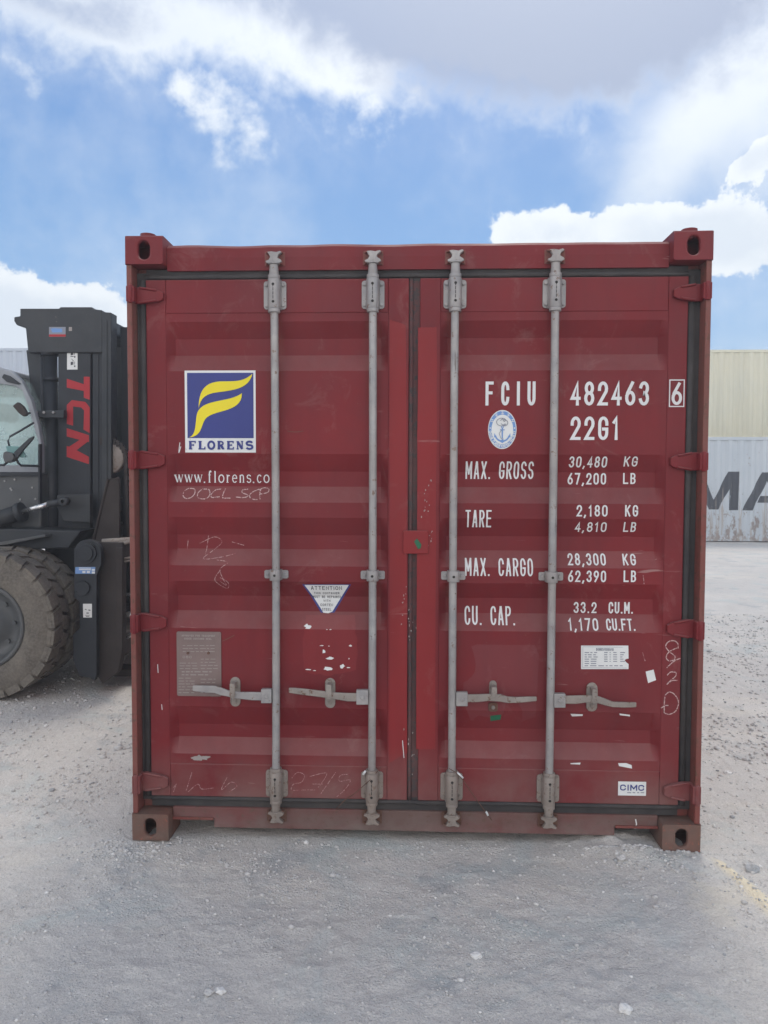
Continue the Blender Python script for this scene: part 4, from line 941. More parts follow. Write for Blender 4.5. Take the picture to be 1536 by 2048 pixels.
for a in (148, 120, 90, 60, 32):   # five small characters, drawn as crossed strokes
    ar = math.radians(a); c0 = (cx_+rx*.855*math.cos(ar), cz_+rz*.855*math.sin(ar)); h_ = .0065
    marks += [ribbon([(c0[0]-h_, c0[1]+h_*.6), (c0[0]+h_, c0[1]+h_*.6)], .002), ribbon([(c0[0]-h_, c0[1]-h_*.5), (c0[0]+h_, c0[1]-h_*.5)], .002), ribbon([(c0[0], c0[1]-h_), (c0[0], c0[1]+h_)], .002)]
for s in (-1, 1): marks.append([[(cx_+s*rx*.855+.003*math.cos(2*PI*i/8), cz_+.003*math.sin(2*PI*i/8)+.006) for i in range(8)]])
an = [ribbon(ek([(0, .08), (0, -.45)]), .0055), ribbon(ek([(-.16, -.02), (.16, -.02)]), .004), ribbon(ek(arc(0, .13, .07, .05, 0, 360, 12)), .003),
      ribbon(ek(arc(0, -.22, .5, .38, 195, 345, 14)), .0065), [ek([(-.55, -.18), (-.40, -.42), (-.58, -.40)])], [ek([(.55, -.18), (.40, -.42), (.58, -.40)])], [ek([(0, -.48), (.16, -.62), (0, -.70), (-.16, -.62)])]]
sc_ = [ribbon(ek(arc(-.05, .38, .36, .20, 40, 330, 14)), .0028), ribbon(ek(arc(.12, .34, .26, .16, -120, 100, 12)), .0028), ribbon(ek([(-.15, .45), (.0, .55), (.12, .40), (.25, .48)]), .0025), ribbon(ek([(-.1, .30), (.05, .22), (.2, .30)]), .0025), ribbon(ek([(-.02, .0), (-.22, -.2), (-.1, -.45), (.1, -.5)]), .0022)]
decal('class_emblem', [([oval(1)], 'sticker'), ([oval(.95)], 'skyblue'), ([oval(.76)], 'sticker'), (marks, 'sticker'), (an, 'skyblue'), (sc_, 'inkgrey')], door_r)

# chalk handwriting
def scr(strokes, w=.0045, wob=.0):
    o = []
    for st in strokes:
        q_ = pp(st)
        # smooth with a spline
        if len(q_) > 2:
            s2 = []
            for i in range(len(q_)-1):
                p0 = q_[max(i-1, 0)]; p1 = q_[i]; p2 = q_[i+1]; p3 = q_[min(i+2, len(q_)-1)]
                for k in range(5):
                    t = k/5; s2.append(tuple(.5*((2*p1[j])+(-p0[j]+p2[j])*t+(2*p0[j]-5*p1[j]+4*p2[j]-p3[j])*t*t+(-p0[j]+3*p1[j]-3*p2[j]+p3[j])*t**3) for j in (0, 1)))
            s2.append(q_[-1]); q_ = s2
        o.append(ribbon(q_, w))
    return o
Zm = lambda pts: [(330+a/5.689, 720+c/5.69) for a, c in pts]
oocl = [Zm([(250, 1460), (205, 1490), (195, 1540), (230, 1575), (290, 1565), (325, 1520), (315, 1470), (260, 1462)]), Zm([(410, 1465), (365, 1510), (365, 1560), (410, 1580), (470, 1575), (500, 1530), (480, 1475), (420, 1470)]),
        Zm([(625, 1470), (560, 1480), (515, 1530), (530, 1565), (615, 1555)]), Zm([(670, 1460), (650, 1530), (655, 1570), (740, 1572)]), Zm([(930, 1470), (870, 1480), (870, 1510), (935, 1540), (900, 1565), (800, 1560)]),
        Zm([(1060, 1470), (990, 1500), (955, 1540), (980, 1580), (1050, 1590)]), Zm([(1075, 1470), (1070, 1530), (1080, 1585)]), Zm([(1060, 1480), (1110, 1455), (1165, 1465), (1165, 1500), (1120, 1520), (1075, 1525)])]
decal('chalk_writing', [(scr(oocl, .0042), 'chalk')], door_l, off=.002)
Z8 = lambda pts: [(1280+a/4.656, 1060+c/4.655) for a, c in pts]
e820 = [Z8([(350, 1100), (350, 1060), (320, 1030), (265, 1035), (235, 1080), (270, 1130), (320, 1170), (315, 1205), (265, 1215), (240, 1180), (270, 1130), (340, 1095)]), Z8([(375, 1190), (310, 1220), (245, 1280)]),
        Z8([(250, 1350), (280, 1320), (330, 1325), (325, 1360), (290, 1390), (245, 1435)]), Z8([(245, 1435), (290, 1400), (345, 1397)]), Z8([(230, 1540), (222, 1620), (222, 1700)]), Z8([(230, 1535), (270, 1505), (320, 1530), (355, 1600), (330, 1680), (270, 1712), (222, 1700)]), Z8([(192, 1655), (230, 1632), (260, 1630)])]
decal('chalk_writing', [(scr(e820, .0042), 'chalk')], door_r, off=.002)
Zb = lambda pts: [(240+a/2.56, 1450+c/2.56) for a, c in pts]
s27 = [Zb([(880, 270), (910, 240), (945, 255), (930, 290), (890, 300), (880, 330), (940, 330), (1000, 330)]), Zb([(970, 262), (1060, 245), (1010, 325)]), Zb([(1105, 240), (1025, 355)]), Zb([(1180, 250), (1130, 255), (1125, 285), (1180, 280), (1150, 330), (1110, 365)]), Zb([(985, 300), (1040, 300)]),
       Zb([(370, 240), (340, 335)]), Zb([(275, 320), (290, 300), (275, 340)]), Zb([(350, 340), (400, 300), (420, 325), (480, 320)]), Zb([(550, 265), (520, 330), (570, 290), (600, 310), (560, 340)])]
decal('chalk_writing', [(scr(s27, .003), 'chalk_faint')], door_l, off=.002)
s6 = [[(395, 1088), (425, 1075), (440, 1085), (425, 1100), (405, 1118), (440, 1115), (468, 1108)], [(413, 1072), (408, 1110)], [(430, 1120), (455, 1125), (440, 1140), (452, 1170), (440, 1162)], [(460, 1085), (485, 1092)], [(370, 1100), (372, 1080)], [(441, 1140), (430, 1160), (452, 1178), (456, 1165), (440, 1155)]]
decal('chalk_writing', [(scr(s6, .003), 'chalk_faint')], door_l, off=.002)
for st_ in [[(575, 862), (590, 864), (607, 862)], [(445, 1282), (460, 1275), (469, 1270)]]: decal('scratch', [(scr([st_], .003), 'rust_dark')], door_l, off=.002)
for st_ in [[(316, 1328), (317, 1345)], [(324, 1408), (325, 1419)], [(360, 885), (358, 905), (362, 893)], [(805, 1480), (808, 1515)]]: decal('scratch', [(scr([st_], .003), 'white')], door_l, off=.002)
for st_ in [[(1286, 1150), (1288, 1168)], [(1285, 1305), (1290, 1322)]]: decal('scratch', [(scr([st_], .003), 'chalk_faint')], door_r, off=.002)
p = pp([(1271, 1638), (1273, 1648), (1270, 1658)], .058); decal('chalk_mark', [([ribbon(p, .005)], 'sticker')], C, flatY=.058, off=.001)
# speckled chips beside the centre gap
ch = []
r_ = random.Random(4)
for k in range(46):
    u, v = r_.choice([(852, 1000), (822, 1240), (822, 1490), (860, 1085), (808, 1200)]); ch.append(frag(u+r_.gauss(0, 5), v+r_.gauss(0, 26), r_.uniform(1.5, 3.5), r_.uniform(2, 6), k, 6))
decal('paint_chips', [(ch, 'plateink')], door_r, off=.0009)['kind'] = 'stuff'

# ------------------------------------------------------------------ background containers
def far_box(x0, y0, length, mat, z0, label, group, height=2.591, railmat=None, dep=2.438):
    e = empty('shipping_container', (x0, y0, z0), label, 'shipping container', group); rm = railmat or mat
    def bx(name, *a, m=rm, bev=.006):
        b = MB(); 
        for q_ in a: b.box(*q_)
        return b.build(name, m, e, bevel=bev)
    corr_wall('side_wall', (.17, .012, 0), (length-.17, .012, 0), .15, height-.09, mat, e, (0, -1, 0)); corr_wall('side_wall', (length-.17, dep-.012, 0), (.17, dep-.012, 0), .15, height-.09, mat, e, (0, 1, 0))
    corr_wall('end_wall', (length-.03, .1, 0), (length-.03, dep-.1, 0), .15, height-.09, mat, e, (1, 0, 0)); corr_wall('end_wall', (.03, dep-.1, 0), (.03, .1, 0), .15, height-.09, mat, e, (-1, 0, 0))
    bx('top_rail', (.17, length-.17, .0, .06, height-.09, height-.012)); bx('top_rail', (.17, length-.17, dep-.06, dep, height-.09, height-.012))
    bx('bottom_rail', (.17, length-.17, .0, .06, .02, .16)); bx('bottom_rail', (.17, length-.17, dep-.06, dep, .02, .16))
    bx('roof', (.02, length-.02, .061, dep-.061, height-.05, height-.02))
    for cx_ in (0, length-.17):
        for cy_ in (0, dep-.16):
            bx('corner_post', (cx_+.004, cx_+.166, cy_+.004, cy_+.156, .119, height-.119))
            for cz_ in (0, height-.118): bx('corner_casting', (cx_, cx_+.17, cy_, cy_+.16, cz_, cz_+.118))
    return e
gB = 'stacked containers at the far side of the yard'
YW = 16.0
xm = P(1408, 980, YW).x
white = far_box(xm-6.2, YW, 12.19, 'box_white', 0, 'rust-streaked pale grey container with large dark letters, on the ground at right', gB)
zc = 2.591+.35
cream_low = far_box(xm-5.6, 18.9, 12.19, 'box_grey', 0, 'grey container under the cream one, hidden behind the lettered container', gB)
cream = far_box(xm-5.6, 18.9, 12.19, 'box_cream', 2.591, 'cream corrugated container on top, above the rust-streaked lettered one', gB)
# lettering on the white one: MA, cut along the corrugation
def far_letters(e, x0):
    def F_(pts): return [((P(u, v, YW).x-e.location.x), P(u, v, YW).z) for u, v in pts]
    z = lambda a, c: (1340+a/4.653, 680+c/4.654)
    polys = [[z(225, 1580), z(225, 1225), z(312, 1225), z(412, 1480), z(325, 1580+0)], ]
    Mm = [[z(195, 1578), z(195, 1225), z(275, 1225), z(275, 1578)], [z(195, 1225), z(300, 1225), z(450, 1578), z(365, 1578)], [z(365, 1578), z(450, 1578), z(648, 1225), z(545, 1225)], [z(550, 1585), z(636, 1585), z(648, 1225), z(562, 1225)]]
    Aa = [[z(675, 1587), z(770, 1587), z(950, 1232), z(860, 1232)], [z(860, 1235), z(985, 1235), z(1180, 1590), z(1085, 1590)], [z(820, 1515), z(1120, 1515), z(1085, 1452), z(845, 1452)]]
    bm = bmesh.new()
    for k, pl_ in enumerate(Mm+Aa):
        f = bm.faces.new([bm.verts.new((a, -.0001*k, c)) for a, c in F_(pl_)])
    L_ = 12.19-.34; kk = round(L_/.278); pt = L_/kk; br = []
    for i in range(kk): br += [.17+i*pt, .17+i*pt+pt*.26, .17+i*pt+pt*.5, .17+i*pt+pt*.76]
    for x in br: bmesh.ops.bisect_plane(bm, geom=bm.verts[:]+bm.edges[:]+bm.faces[:], plane_co=(x, 0, 0), plane_no=(1, 0, 0), dist=1e-6)
    def dep(x):
        s = ((x-.17) % pt)/pt
        return 0 if s < .26 else ((s-.26)/.24 if s < .5 else (1 if s < .76 else (1-s)/.24))
    for v in bm.verts: v.co.y += .012+.036*dep(v.co.x)-.002
    m_ = bpy.data.meshes.new('lettering'); bm.to_mesh(m_); bm.free(); m_.materials.append(M['maersk_ink']); o = bpy.data.objects.new('lettering', m_); COL.objects.link(o); o.parent = e
far_letters(white, 0)
xl = P(60, 750, 18.2).x
far_box(xl-11.4, 18.2, 12.19, 'box_pale', 0, 'pale container standing on the ground behind the forklift cab', gB)
far_box(xl-11.4, 18.2, 12.19, 'box_pale', 2.591, 'pale blue-grey container on top, seen left of the forklift mast', gB)

# ------------------------------------------------------------------ forklift truck
FK = empty('forklift_truck', (-2.0, 3.2, 0), 'dark heavy forklift truck with a red-lettered mast, at left behind the red container', 'forklift')
FK_O = Vector((-2.0, 3.2, 0))
def fk(name, b, mats, parent=None, bevel=0, label=None):
    b.v = [(v[0]-FK_O.x, v[1]-FK_O.y, v[2]) for v in b.v] if parent is None else [(v[0]-FK_O.x, v[1]-FK_O.y, v[2]) for v in b.v]
    o = b.build(name, mats, parent or FK, bevel=bevel)
    if label: o['label'] = label
    return o
def q2(pts, Y): return [(P(u, v, Y).x, P(u, v, Y).z) for u, v in pts]
# wheels
def tyre_mesh(R_, w, lugs=26):
    b = MB(); r0 = R_*.56
    prof_ = [(0.02, r0), (0.0, r0+.02), (-.004, R_*.74), (.006, R_*.88), (.022, R_*.93), (.022, R_*.955), (w-.022, R_*.955), (w-.022, R_*.93), (w-.006, R_*.88), (w+.004, R_*.74), (w, r0+.02), (w-.02, r0)]
    b.lathe((0, 0, 0), (0, 1, 0), prof_, 60, 0)
    for i in range(lugs):
        for side in (0, 1):
            a0 = 2*PI*(i+.5*side)/lugs; da = 2*PI/lugs*.84; vs = []; off = 2*PI/lugs*.55
            y0, y1 = (.004, w*.485) if side == 0 else (w*.515, w-.004)
            def pt(a, y, r): return (r*math.cos(a), y, r*math.sin(a))
            # shoulder leans down the sidewall
            ye, yi = (y0, y1) if side == 0 else (y1, y0); sgn = -1 if side == 0 else 1
            nseg = 3; rings = []
            for k in range(nseg+1):
                t = k/nseg; y = ye+(yi-ye)*t; a = a0+off*t*.45; rings.append((y, a))
            secs = [(ye+sgn*-.004, a0, R_*.86, R_*.90)]+[(y, a, R_*.94, R_*(.98 if k == 0 else .992)) for k, (y, a) in enumerate(rings)]
            for (y, a, ra, rb) in secs:
                vs += [pt(a, y, ra), pt(a+da, y, ra), pt(a+da*.97, y, rb), pt(a+da*.03, y, rb)]
            n_ = len(secs); b.add(vs, [(i2*4+k, (i2+1)*4+k, (i2+1)*4+(k+1) % 4, i2*4+(k+1) % 4) for i2 in range(n_-1) for k in range(4)]); b.add(vs[:4], [(0, 1, 2, 3)]); b.add(vs[-4:], [(0, 1, 2, 3)])
    return b
def rim_mesh(R_, w):
    b = MB(); r0 = R_*.56
    b.lathe((0, 0, 0), (0, 1, 0), [(.012, r0*1.02), (.0, r0*1.0), (.0, r0*.94), (.02, r0*.90), (.06, r0*.86), (.10, r0*.80), (.12, r0*.5), (.07, r0*.42), (.06, r0*.2), (.06, 0.001)], 48, 0)
    for k in range(8):
        a = 2*PI*k/8; b.cyl((r0*.62*math.cos(a), .12, r0*.62*math.sin(a)), (r0*.62*math.cos(a), .09, r0*.62*math.sin(a)), .016, 6)
    return b
RW = .535; wc = P(-38, 1262, 2.0); wx = wc.x
tm = tyre_mesh(RW, .25); rm_ = rim_mesh(RW, .25); tyre0 = None
for x, y, fl_ in ((wx, 2.00, 0), (wx, 2.30, 0), (wx, 3.75, 0), (wx, 4.07, 0), (wx-2.6, 2.25, 0), (wx-2.6, 3.9, 0)):
    wh = bpy.data.objects.new('wheel', None); COL.objects.link(wh); wh.parent = FK; wh.location = (x-FK_O.x, y-FK_O.y, RW-.006); wh.rotation_euler = (0, random.uniform(0, 1), 0)
    if tyre0 is None:
        tyre0 = tm.build('tyre', 'tyre', wh); rim0 = rm_.build('rim', ['fl_body'], wh)
    else:
        inst(tyre0, wh); inst(rim0, wh)
# mast
Ym = 2.72
b = MB(); b.prism(q2([(40, 617), (118, 617), (120, 614), (184, 614), (186, 618), (204, 620), (204, 705), (56, 705), (51, 655), (33, 650), (28, 642), (28, 634), (40, 632)], Ym), Ym, Ym+.16)
b.prism(q2([(52, 700), (86, 700), (84, 860), (62, 790), (58, 752)], Ym+.05), Ym+.05, Ym+.14)
top = fk('mast_top_plate', b, 'fl_grey', bevel=.006)
b = MB(); b.prism(q2([(116, 706), (181, 706), (181, 1300), (116, 1300)], Ym+.02), Ym+.02, Ym+.15); outer = fk('outer_mast_rail', b, 'fl_black', bevel=.005)
b = MB(); 
for Yo in (3.62,): b.prism(q2([(116, 640), (181, 640), (181, 1300), (116, 1300)], Ym+.02), Yo-.05, Yo+.09)
fk('outer_mast_rail', b, 'fl_black', bevel=.005)
for Y0 in (Ym, 3.60):
    b = MB(); b.prism(q2([(182, 622), (203, 622), (203, 1300), (182, 1300)], Ym), Y0+.03, Y0+.13); b.prism(q2([(191, 640), (195, 640), (195, 1290), (191, 1290)], Ym), Y0+.022, Y0+.0295); fk('inner_mast_rail', b, 'fl_black', bevel=.004)
    b = MB(); b.prism(q2([(204, 624), (222, 625), (223, 1300), (205, 1300)], Ym), Y0+.0, Y0+.12); b.prism(q2([(212, 640), (215, 640), (215, 1290), (212, 1290)], Ym), Y0-.008, Y0-.0005); fk('inner_mast_rail', b, 'fl_grey', bevel=.004)
b = MB()
for v in (628, 1000, 1240):
    p0, p1 = P(150, v, Ym), P(200, v+28, Ym); b.box(p0.x, p1.x, Ym+.16, 3.6, p1.z, p0.z)
fk('mast_crossbeam', b, 'fl_black', bevel=.01)
b = MB(); a_, c_ = P(99, 712, 2.79), P(99, 1290, 2.79); b.cyl((a_.x, 2.79, c_.z), (a_.x, 2.79, a_.z), .058, 20); b.cyl((a_.x, 2.79, a_.z-.0), (a_.x, 2.79, a_.z+.03), .068, 20); b.cyl((a_.x, 2.79, a_.z+.03), (a_.x, 2.79, a_.z+.10), .028, 16); b.cyl((a_.x, 2.79, a_.z-.20), (a_.x, 2.79, a_.z-.17), .066, 20)
fk('lift_cylinder', b, 'fl_black')
b = MB(); b.cyl((a_.x, 3.62, c_.z), (a_.x, 3.62, a_.z), .058, 20); fk('lift_cylinder', b, 'fl_black')
b = MB()
for u in (82, 84.5):
    b.tube([P(u, 715, 2.70), P(u+.5, 820, 2.70), P(u-1, 930, 2.69), P(u, 1060, 2.70)], .006, 6)
fk('hydraulic_hose', b, 'fl_black')
b = MB(); b.prism(q2([(66, 822), (128, 820), (128, 836), (66, 834)], 2.66), 2.655, 2.715)
for u in (73, 88, 107): p = P(u, 825, 2.65); b.cyl((p.x, 2.655, p.z), (p.x, 2.64, p.z), .012, 6, 1)
fk('cylinder_clamp', b, ['fl_grey', 'galv'], bevel=.004)
# red letters along the mast
zt = lambda pts: q2([(a/4.097, 600+c/4.096) for a, c in pts], Ym+.02)
def plane_poly(name, layers, Y, parent):
    b = MB(); k = 0; mats = []
    for polys, mt in layers:
        for pl_ in polys:
            k += 1; b.add([(x, Y-.0012-k*.0002, z) for x, z in pl_], [tuple(range(len(pl_)))], len(mats))
        mats.append(mt)
    return fk(name, b, mats, parent)
tcn = [zt([(687, 628), (736, 630), (736, 818), (687, 800)]), zt([(548, 645), (687, 690), (687, 745), (548, 718)]),
       zt([(590, 820), (700, 835), (736, 880), (690, 905), (665, 880), (600, 872)]), zt([(548, 860), (590, 820), (600, 872), (600, 1030), (548, 1015)]), zt([(690, 905), (736, 880), (736, 1090), (685, 1062)]),
       zt([(548, 1050), (730, 1108), (730, 1165), (548, 1118)]), zt([(670, 1135), (733, 1150), (610, 1245), (548, 1215)]), zt([(548, 1195), (600, 1215), (730, 1285), (730, 1345), (548, 1285)])]
plane_poly('red_lettering', [(tcn, 'fl_red')], Ym+.02, outer)
plane_poly('notice_sticker', [([zt([(550, 395), (636, 395), (636, 570), (550, 570)])], 'sticker'),
    ([zt([(606, 405), (611, 405), (611, 450), (606, 450)]), zt([(580, 430), (600, 425), (600, 450), (580, 455)]), zt([(578, 460), (605, 460), (605, 466), (578, 466)]), zt([(608, 458), (620, 460), (618, 474), (608, 472)]), zt([(585, 482), (589, 482), (606, 500), (600, 502)]), zt([(580, 508), (600, 505), (600, 530), (580, 535)]), zt([(606, 505), (611, 505), (611, 530), (606, 530)]), zt([(608, 536), (620, 538), (618, 550), (608, 548)])], 'ink')], Ym+.02, outer)
plane_poly('maker_sticker', [([zt([(412, 225), (548, 225), (548, 305), (412, 305)])], 'inkgrey'), ([zt([(412, 286), (548, 286), (548, 304), (412, 304)])], 'fl_red'), ([zt([(425, 240), (450, 235), (520, 240), (520, 268), (440, 270)])], 'skyblue'), ([zt([(574, 226), (600, 226), (600, 258), (574, 258)])], 'plateink')], Ym, top)
# carriage, load backrest and attachment
b = MB(); x0 = P(224, 700, 2.8).x; x1 = x0+.20; zt_ = P(240, 654, 2.95).z
b.box(x0+.01, x1, 2.95, 3.03, 1.0, zt_); b.box(x0+.01, x1, 3.60, 3.68, 1.0, zt_); b.box(x0+.012, x1-.002, 3.031, 3.599, zt_-.10, zt_-.002); 
for y in np.linspace(3.15, 3.50, 3): b.box(x0+.10, x1-.03, y-.02, y+.02, 1.0, zt_-.102)
fk('load_backrest', b, 'fl_black', bevel=.005)
sh = P(219, 916, 2.78); b = MB(); b.lathe((sh.x, 2.755, sh.z), (0, 1, 0), [(0, .001), (0, .112), (.006, .125), (.016, .125), (.022, .112), (.036, .112), (.044, .125), (.05, .125), (.05, .001)], 48); fk('chain_sheave', b, 'galv_dirty')
b = MB(); ch_ = []; 
for k in range(9):
    a = PI*.62-k*PI*.62/8; ch_.append((sh.x+.139*math.cos(a), sh.z+.139*math.sin(a)))
for k in range(1, 17): ch_.append((sh.x+.139+.001*k, sh.z-k*.045))
for k, (x, z) in enumerate(ch_):
    b.cyl((x, 2.753, z), (x, 2.807, z), .011, 6); b.box(x-.012, x+.012, 2.747+.008*(k % 2), 2.752+.008*(k % 2), z-.027, z+.027)
fk('lift_chain', b, 'fl_brown')
b = MB(); b.prism(q2([(186, 1082), (216, 960), (221, 956), (238, 957), (238, 1086)], 2.50), 2.50, 2.53); b.tube([P(187, 1082, 2.50), P(216, 959, 2.50), P(238, 956, 2.50)], .012, 8); fk('carriage_gusset', b, 'fl_brown', bevel=.003)
# heavy side plate with round boss
Yp = 2.18
cz0 = (175, 1104); arcp = [(175+27*math.cos(math.radians(a)), 1106-27*math.sin(math.radians(a))) for a in range(0, 181, 15)]
pl_ = arcp+[(148, 1195), (159, 1203), (159, 1257), (146, 1269), (146, 1321), (159, 1352), (180, 1356), (188, 1362), (193, 1352), (193, 1150), (202, 1130)]
b = MB(); b.prism(q2(pl_, Yp), Yp, Yp+.05); c0 = P(174, 1106, Yp); b.cyl((c0.x, Yp+.0, c0.z), (c0.x, Yp-.022, c0.z), .074, 28); b.cyl((c0.x, Yp-.022, c0.z), (c0.x, Yp-.034, c0.z), .055, 24); 
c1 = P(166, 1176, Yp); b.cyl((c1.x, Yp, c1.z), (c1.x, Yp-.02, c1.z), .054, 24)
for a in (100, 210, 330): b.cyl((c1.x+.045*math.cos(math.radians(a)), Yp-.02, c1.z+.045*math.sin(math.radians(a))), (c1.x+.045*math.cos(math.radians(a)), Yp-.026, c1.z+.045*math.sin(math.radians(a))), .006, 6)
side = fk('carriage_side_plate', b, 'fl_black', bevel=.005)
plane_poly('blue_notice', [([q2([(151, 1134), (191, 1134), (190, 1147.5), (150.5, 1147.5)], Yp)], 'skyblue'), ([q2([(158, 1135.2), (182, 1135.6), (182, 1137), (158, 1136.6)], Yp), q2([(158, 1138), (182, 1138.4), (182, 1140.4), (158, 1140)], Yp), q2([(165, 1142), (171, 1142), (171, 1146), (165, 1146)], Yp), q2([(174, 1142), (180, 1142), (180, 1146), (174, 1146)], Yp), q2([(184, 1138), (190, 1138), (190, 1141.5), (184, 1141.5)], Yp), q2([(184, 1143), (190, 1143), (190, 1147), (184, 1147)], Yp)], 'sticker')], Yp, side)
plane_poly('white_notice', [([q2([(166, 1207.5), (184, 1207.5), (184, 1235), (166.5, 1235)], Yp)], 'sticker'), ([q2([(169, 1219), (172, 1217.5), (174, 1220)], Yp), q2([(177, 1219), (181, 1219.5), (181, 1221.5), (177, 1221)], Yp), q2([(173, 1225), (178, 1225), (178, 1227), (173, 1227)], Yp), q2([(170.5, 1230), (180, 1230), (180, 1230.8), (170.5, 1230.8)], Yp), q2([(172, 1232), (179, 1232), (179, 1233.2), (172, 1233.2)], Yp)], 'ink')], Yp, side)
b = MB(); b.prism(q2([(194, 1085), (245, 1085), (245, 1300), (236, 1345), (205, 1368), (194, 1352)], 2.26), 2.26, 2.34); b.prism(q2([(232, 1095), (246, 1095), (246, 1300), (232, 1300)], 2.25), 2.24, 2.2595)
fk('carriage_frame', b, 'fl_brown', bevel=.006)
b = MB(); xa, xb = P(150, 1200, 2.3).x, P(245, 1200, 2.3).x
b.box(xa+.05, xb, 2.35, 4.1, .95, 1.09); b.box(xa+.10, xb, 2.35, 4.1, .25, .42); b.box(xa+.02, xb-.03, 4.0, 4.1, .15, 1.2); fk('carriage_beam', b, 'fl_brown', bevel=.008)
b = MB(); b.cyl(P(205, 1083, 2.33), P(275, 1079, 2.33), .020, 14, 0); b.tube([P(228, 1088, 2.3), P(250, 1086, 2.3), P(275, 1078, 2.3)], .013, 8); 
for v, r in ((1118, .006), (1124, .006)): b.tube([P(236, v, 2.3), P(256, v-2, 2.3), P(276, v-6, 2.3)], .008, 8)
fk('hydraulic_pipe', b, 'galv_dirty')
for q1, q3, r_1 in ((P(244, 1192, 2.35), P(276, 1184, 2.35), .010), (P(243, 1232, 2.35), P(280, 1226, 2.35), .024), (P(243, 1278, 2.36), P(282, 1262, 2.36), .018)):
    b = MB(); b.cyl(q1, q3, r_1, 14); fk('cylinder_rod', b, 'chrome')
for y in (2.5, 3.75):
    b = MB(); xq = P(215, 1350, y).x; b.box(xq, xq+.06, y, y+.15, .06, 1.0); b.prism([(xq+.06, .06), (xq+.06, .12), (xq+.46, .085), (xq+.46, .06)], y, y+.15)
    fk('fork', b, 'fl_brown', bevel=.008)
# tilt cylinder
b = MB(); b.cyl(P(-60, 1056, 2.5), P(42, 1024, 2.5), .062, 20); b.cyl(P(36, 1026, 2.5), P(46, 1023, 2.5), .075, 20); b.lathe(P(125, 1003, 2.47), (0, 1, 0), [(0, .014), (0, .034), (.06, .034), (.06, .014)], 20); b.cyl(P(97, 1009, 2.5), P(122, 1004, 2.5), .030, 14); fk('tilt_cylinder', b, 'fl_grey')
b = MB(); b.cyl(P(44, 1023.5, 2.5), P(100, 1008, 2.5), .021, 18); fk('tilt_cylinder_rod', b, 'chrome')
b = MB(); b.prism(q2([(114, 990), (180, 988), (180, 1045), (128, 1042), (112, 1012)], 2.60), 2.60, 2.66); fk('tilt_bracket', b, 'fl_grey', bevel=.004)
# chassis, fender and body
b = MB(); b.prism(q2([(-560, 1040), (0, 1040), (0, 1058), (52, 1058), (162, 1062), (136, 1097), (-30, 1100), (-60, 1120), (-560, 1180)], 2.45), 2.45, 3.95)
fk('chassis', b, 'fl_grey', bevel=.01)
b = MB(); b.prism(q2([(-30, 1090), (95, 1068), (96, 1073), (-30, 1098)], 2.40), 2.36, 2.449); fk('fender_strip', b, 'fl_body', bevel=.004)
b = MB(); b.prism(q2([(-220, 946), (82, 946), (82, 1056), (-220, 1056)], 2.62), 2.62, 3.80); body = fk('body_panel', b, 'fl_body', bevel=.012)
b = MB()
for u, v in ((30, 959), (65, 975), (24, 980), (41, 999), (71, 998), (22, 977), (10, 962)):
    p = P(u, v, 2.62); b.cyl((p.x, 2.62, p.z), (p.x, 2.612, p.z), .008, 8)
fk('panel_bolt', b, 'galv', body)
b = MB(); zc0 = P(0, 946, 2.62).z
xe = P(82, 940, 2.62).x
# rear hood and counterweight beyond the frame edge
b.prism([(xe-3.3, .45), (xe-3.42, .7), (xe-3.42, 1.25), (xe-3.25, 1.42), (xe-1.15, 1.50), (xe-1.15, .55), (xe-2.3, .42)], 2.42, 3.98); fk('counterweight', b, 'fl_body', bevel=.05)
# cab shell: frame outline swept across the cab width, windows between the posts
out = [(-225, 946), (-215, 760), (-190, 738), (-20, 734), (22, 741), (44, 762), (62, 800), (76, 850), (83, 890), (83, 946)]
inn = [(-205, 930), (-198, 775), (-180, 763), (-20, 764), (30, 772), (44, 780), (56, 812), (70, 862), (78, 888), (78, 930)]
for Y0, nm in ((2.60, 'cab_frame'), (3.74, 'cab_frame')):
    O = q2(out, 2.60); I = q2(inn, 2.60); n_ = len(O); b = MB(); vs = [(x, Y0, z) for x, z in O]+[(x, Y0, z) for x, z in I]+[(x, Y0+.05, z) for x, z in O]+[(x, Y0+.05, z) for x, z in I]
    for i in range(n_):
        j = (i+1) % n_; b.add([vs[i], vs[j], vs[n_+j], vs[n_+i]], [(0, 1, 2, 3)]); b.add([vs[2*n_+i], vs[2*n_+j], vs[3*n_+j], vs[3*n_+i]], [(0, 1, 2, 3)]); b.add([vs[i], vs[j], vs[2*n_+j], vs[2*n_+i]], [(0, 1, 2, 3)]); b.add([vs[n_+i], vs[n_+j], vs[3*n_+j], vs[3*n_+i]], [(0, 1, 2, 3)])
    fr_ = fk(nm, b, 'fl_cab', bevel=.006)
    gl = MB(); I2 = q2(inn, 2.60); gl.prism(I2, Y0+.020, Y0+.026); fk('side_window', gl, 'glass', fr_)
b = MB(); O = q2(out, 2.60); b.prism([(O[1][0], O[1][1]-.02), (O[1][0]+.08, O[1][1]+.075), (O[3][0], O[3][1]+.02), (O[4][0], O[4][1]), (O[4][0], O[4][1]-.04), (O[3][0], O[3][1]-.05), (O[1][0]+.06, O[1][1]-.02)], 2.651, 3.739); fk('cab_roof', b, 'fl_cab', bevel=.01)
b = MB(); b.add([(O[k][0]-.01, y, O[k][1]) for k in (5, 6, 7, 8) for y in (2.651, 3.739)], [(0, 2, 3, 1), (2, 4, 5, 3), (4, 6, 7, 5)]); fk('windscreen', b, 'glass')
b = MB(); b.prism(q2([(8, 748), (20, 752), (42, 768), (36, 769), (14, 764), (4, 755)], 2.59), 2.585, 2.5985); fk('roof_lamp_cover', b, 'fl_grey', bevel=.003)
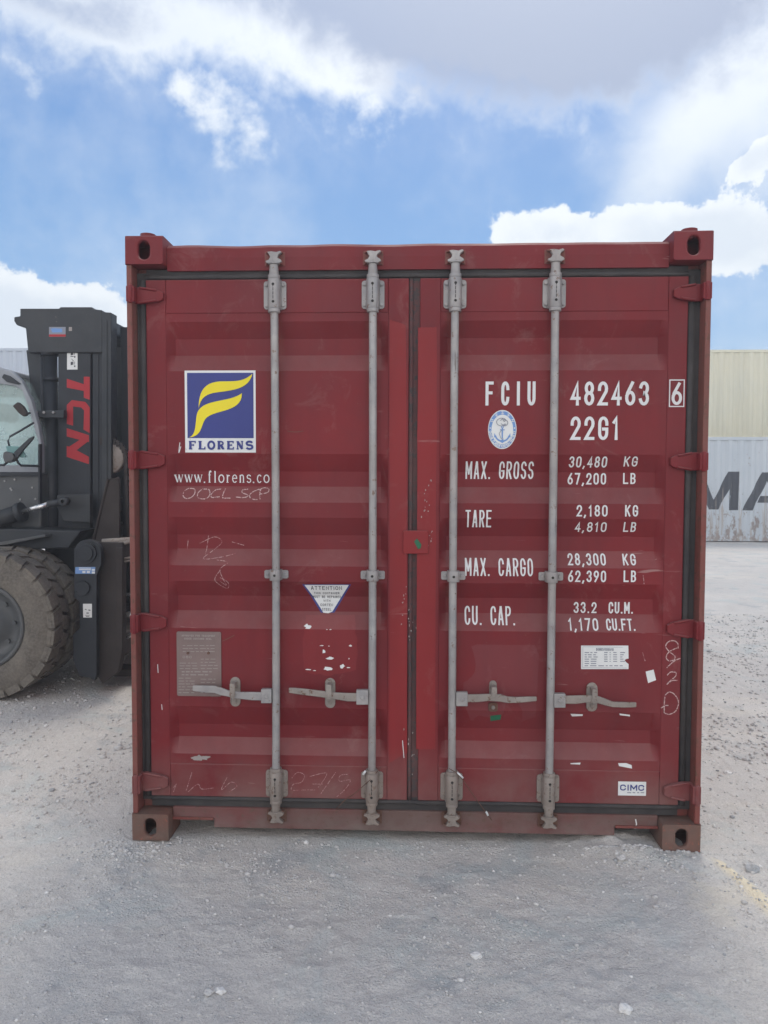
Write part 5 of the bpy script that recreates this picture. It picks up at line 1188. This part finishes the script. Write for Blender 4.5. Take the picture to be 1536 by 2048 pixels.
b = MB(); b.box(*[f for f in (P(-40, 930, 2.62).x, P(83, 930, 2.62).x)], 2.585, 2.5995, P(0, 952, 2.62).z, P(0, 944, 2.62).z); b.prism(q2([(79, 888), (83, 888), (83, 1010), (79, 1010)], 2.585), 2.56, 2.5985); fk('door_seal', b, 'fl_black', bevel=.003)
b = MB(); b.tube([P(68, 845, 2.55), P(40, 862, 2.50), P(20, 873, 2.48), P(16, 882, 2.48), P(19, 893, 2.48)], .008, 8); b.tube([P(32, 915, 2.5), P(36, 925, 2.5), P(42, 931, 2.53), P(78, 932, 2.56)], .009, 8); b.tube([P(-20, 930, 2.53), P(8, 930, 2.5), P(14, 925, 2.5)], .009, 8); b.tube([P(60, 826, 2.55), P(52, 828, 2.5)], .008, 8); fk('mirror_arm', b, 'fl_grey')
b = MB(); b.prism(q2([(12, 893), (18, 892), (38, 893), (45, 900), (52, 912), (50, 915), (38, 915), (14, 903)], 2.46), 2.455, 2.475); fk('side_mirror', b, 'mirror_teal', bevel=.004)
b = MB(); b.prism(q2([(29, 905), (60, 876), (70, 872), (66, 880), (46, 903), (35, 917)], 2.44), 2.425, 2.447); fk('side_mirror', b, 'fl_grey', bevel=.004)
b = MB(); b.prism(q2([(9, 905), (14, 903), (28, 907), (31, 915), (26, 922), (12, 926), (8, 915)], 2.44), 2.42, 2.50); fk('work_lamp', b, 'fl_body', bevel=.006)
b = MB(); b.prism(q2([(26, 812), (36, 804), (46, 812), (52, 822), (54, 830), (47, 833), (38, 826)], 2.50), 2.49, 2.53); fk('side_mirror', b, 'fl_brown', bevel=.006)
b = MB(); b.prism(q2([(-10, 806), (2, 806), (8, 812), (8, 835), (2, 842), (-10, 842)], 3.0), 2.98, 3.25); xs_ = P(-30, 930, 2.9).x
b.box(xs_-.35, xs_-.25, 2.95, 3.45, 1.62, 2.15); b.box(xs_-.35, xs_+.1, 2.95, 3.45, 1.55, 1.65); fk('operator_seat', b, 'fl_black', bevel=.02)

# ------------------------------------------------------------------ added haze volume, standing in for the veil of lens flare
HAZE = 0.0075
if HAZE > 0:
    b = MB(); b.box(-160, 160, -110, 210, -1.0, 5.6); hm = bpy.data.materials.new('veil_haze'); hm.use_nodes = True; t_ = hm.node_tree; t_.nodes.clear()
    v_ = t_.nodes.new('ShaderNodeVolumePrincipled'); v_.inputs['Density'].default_value = HAZE; v_.inputs['Color'].default_value = (.93, .95, 1, 1); v_.inputs['Anisotropy'].default_value = .3
    o_ = t_.nodes.new('ShaderNodeOutputMaterial'); t_.links.new(v_.outputs[0], o_.inputs['Volume']); M['haze'] = hm
    hz = b.build('haze', 'haze'); hz['kind'] = 'stuff'; hz['label'] = 'thin added haze over the yard, imitating lens flare veil'
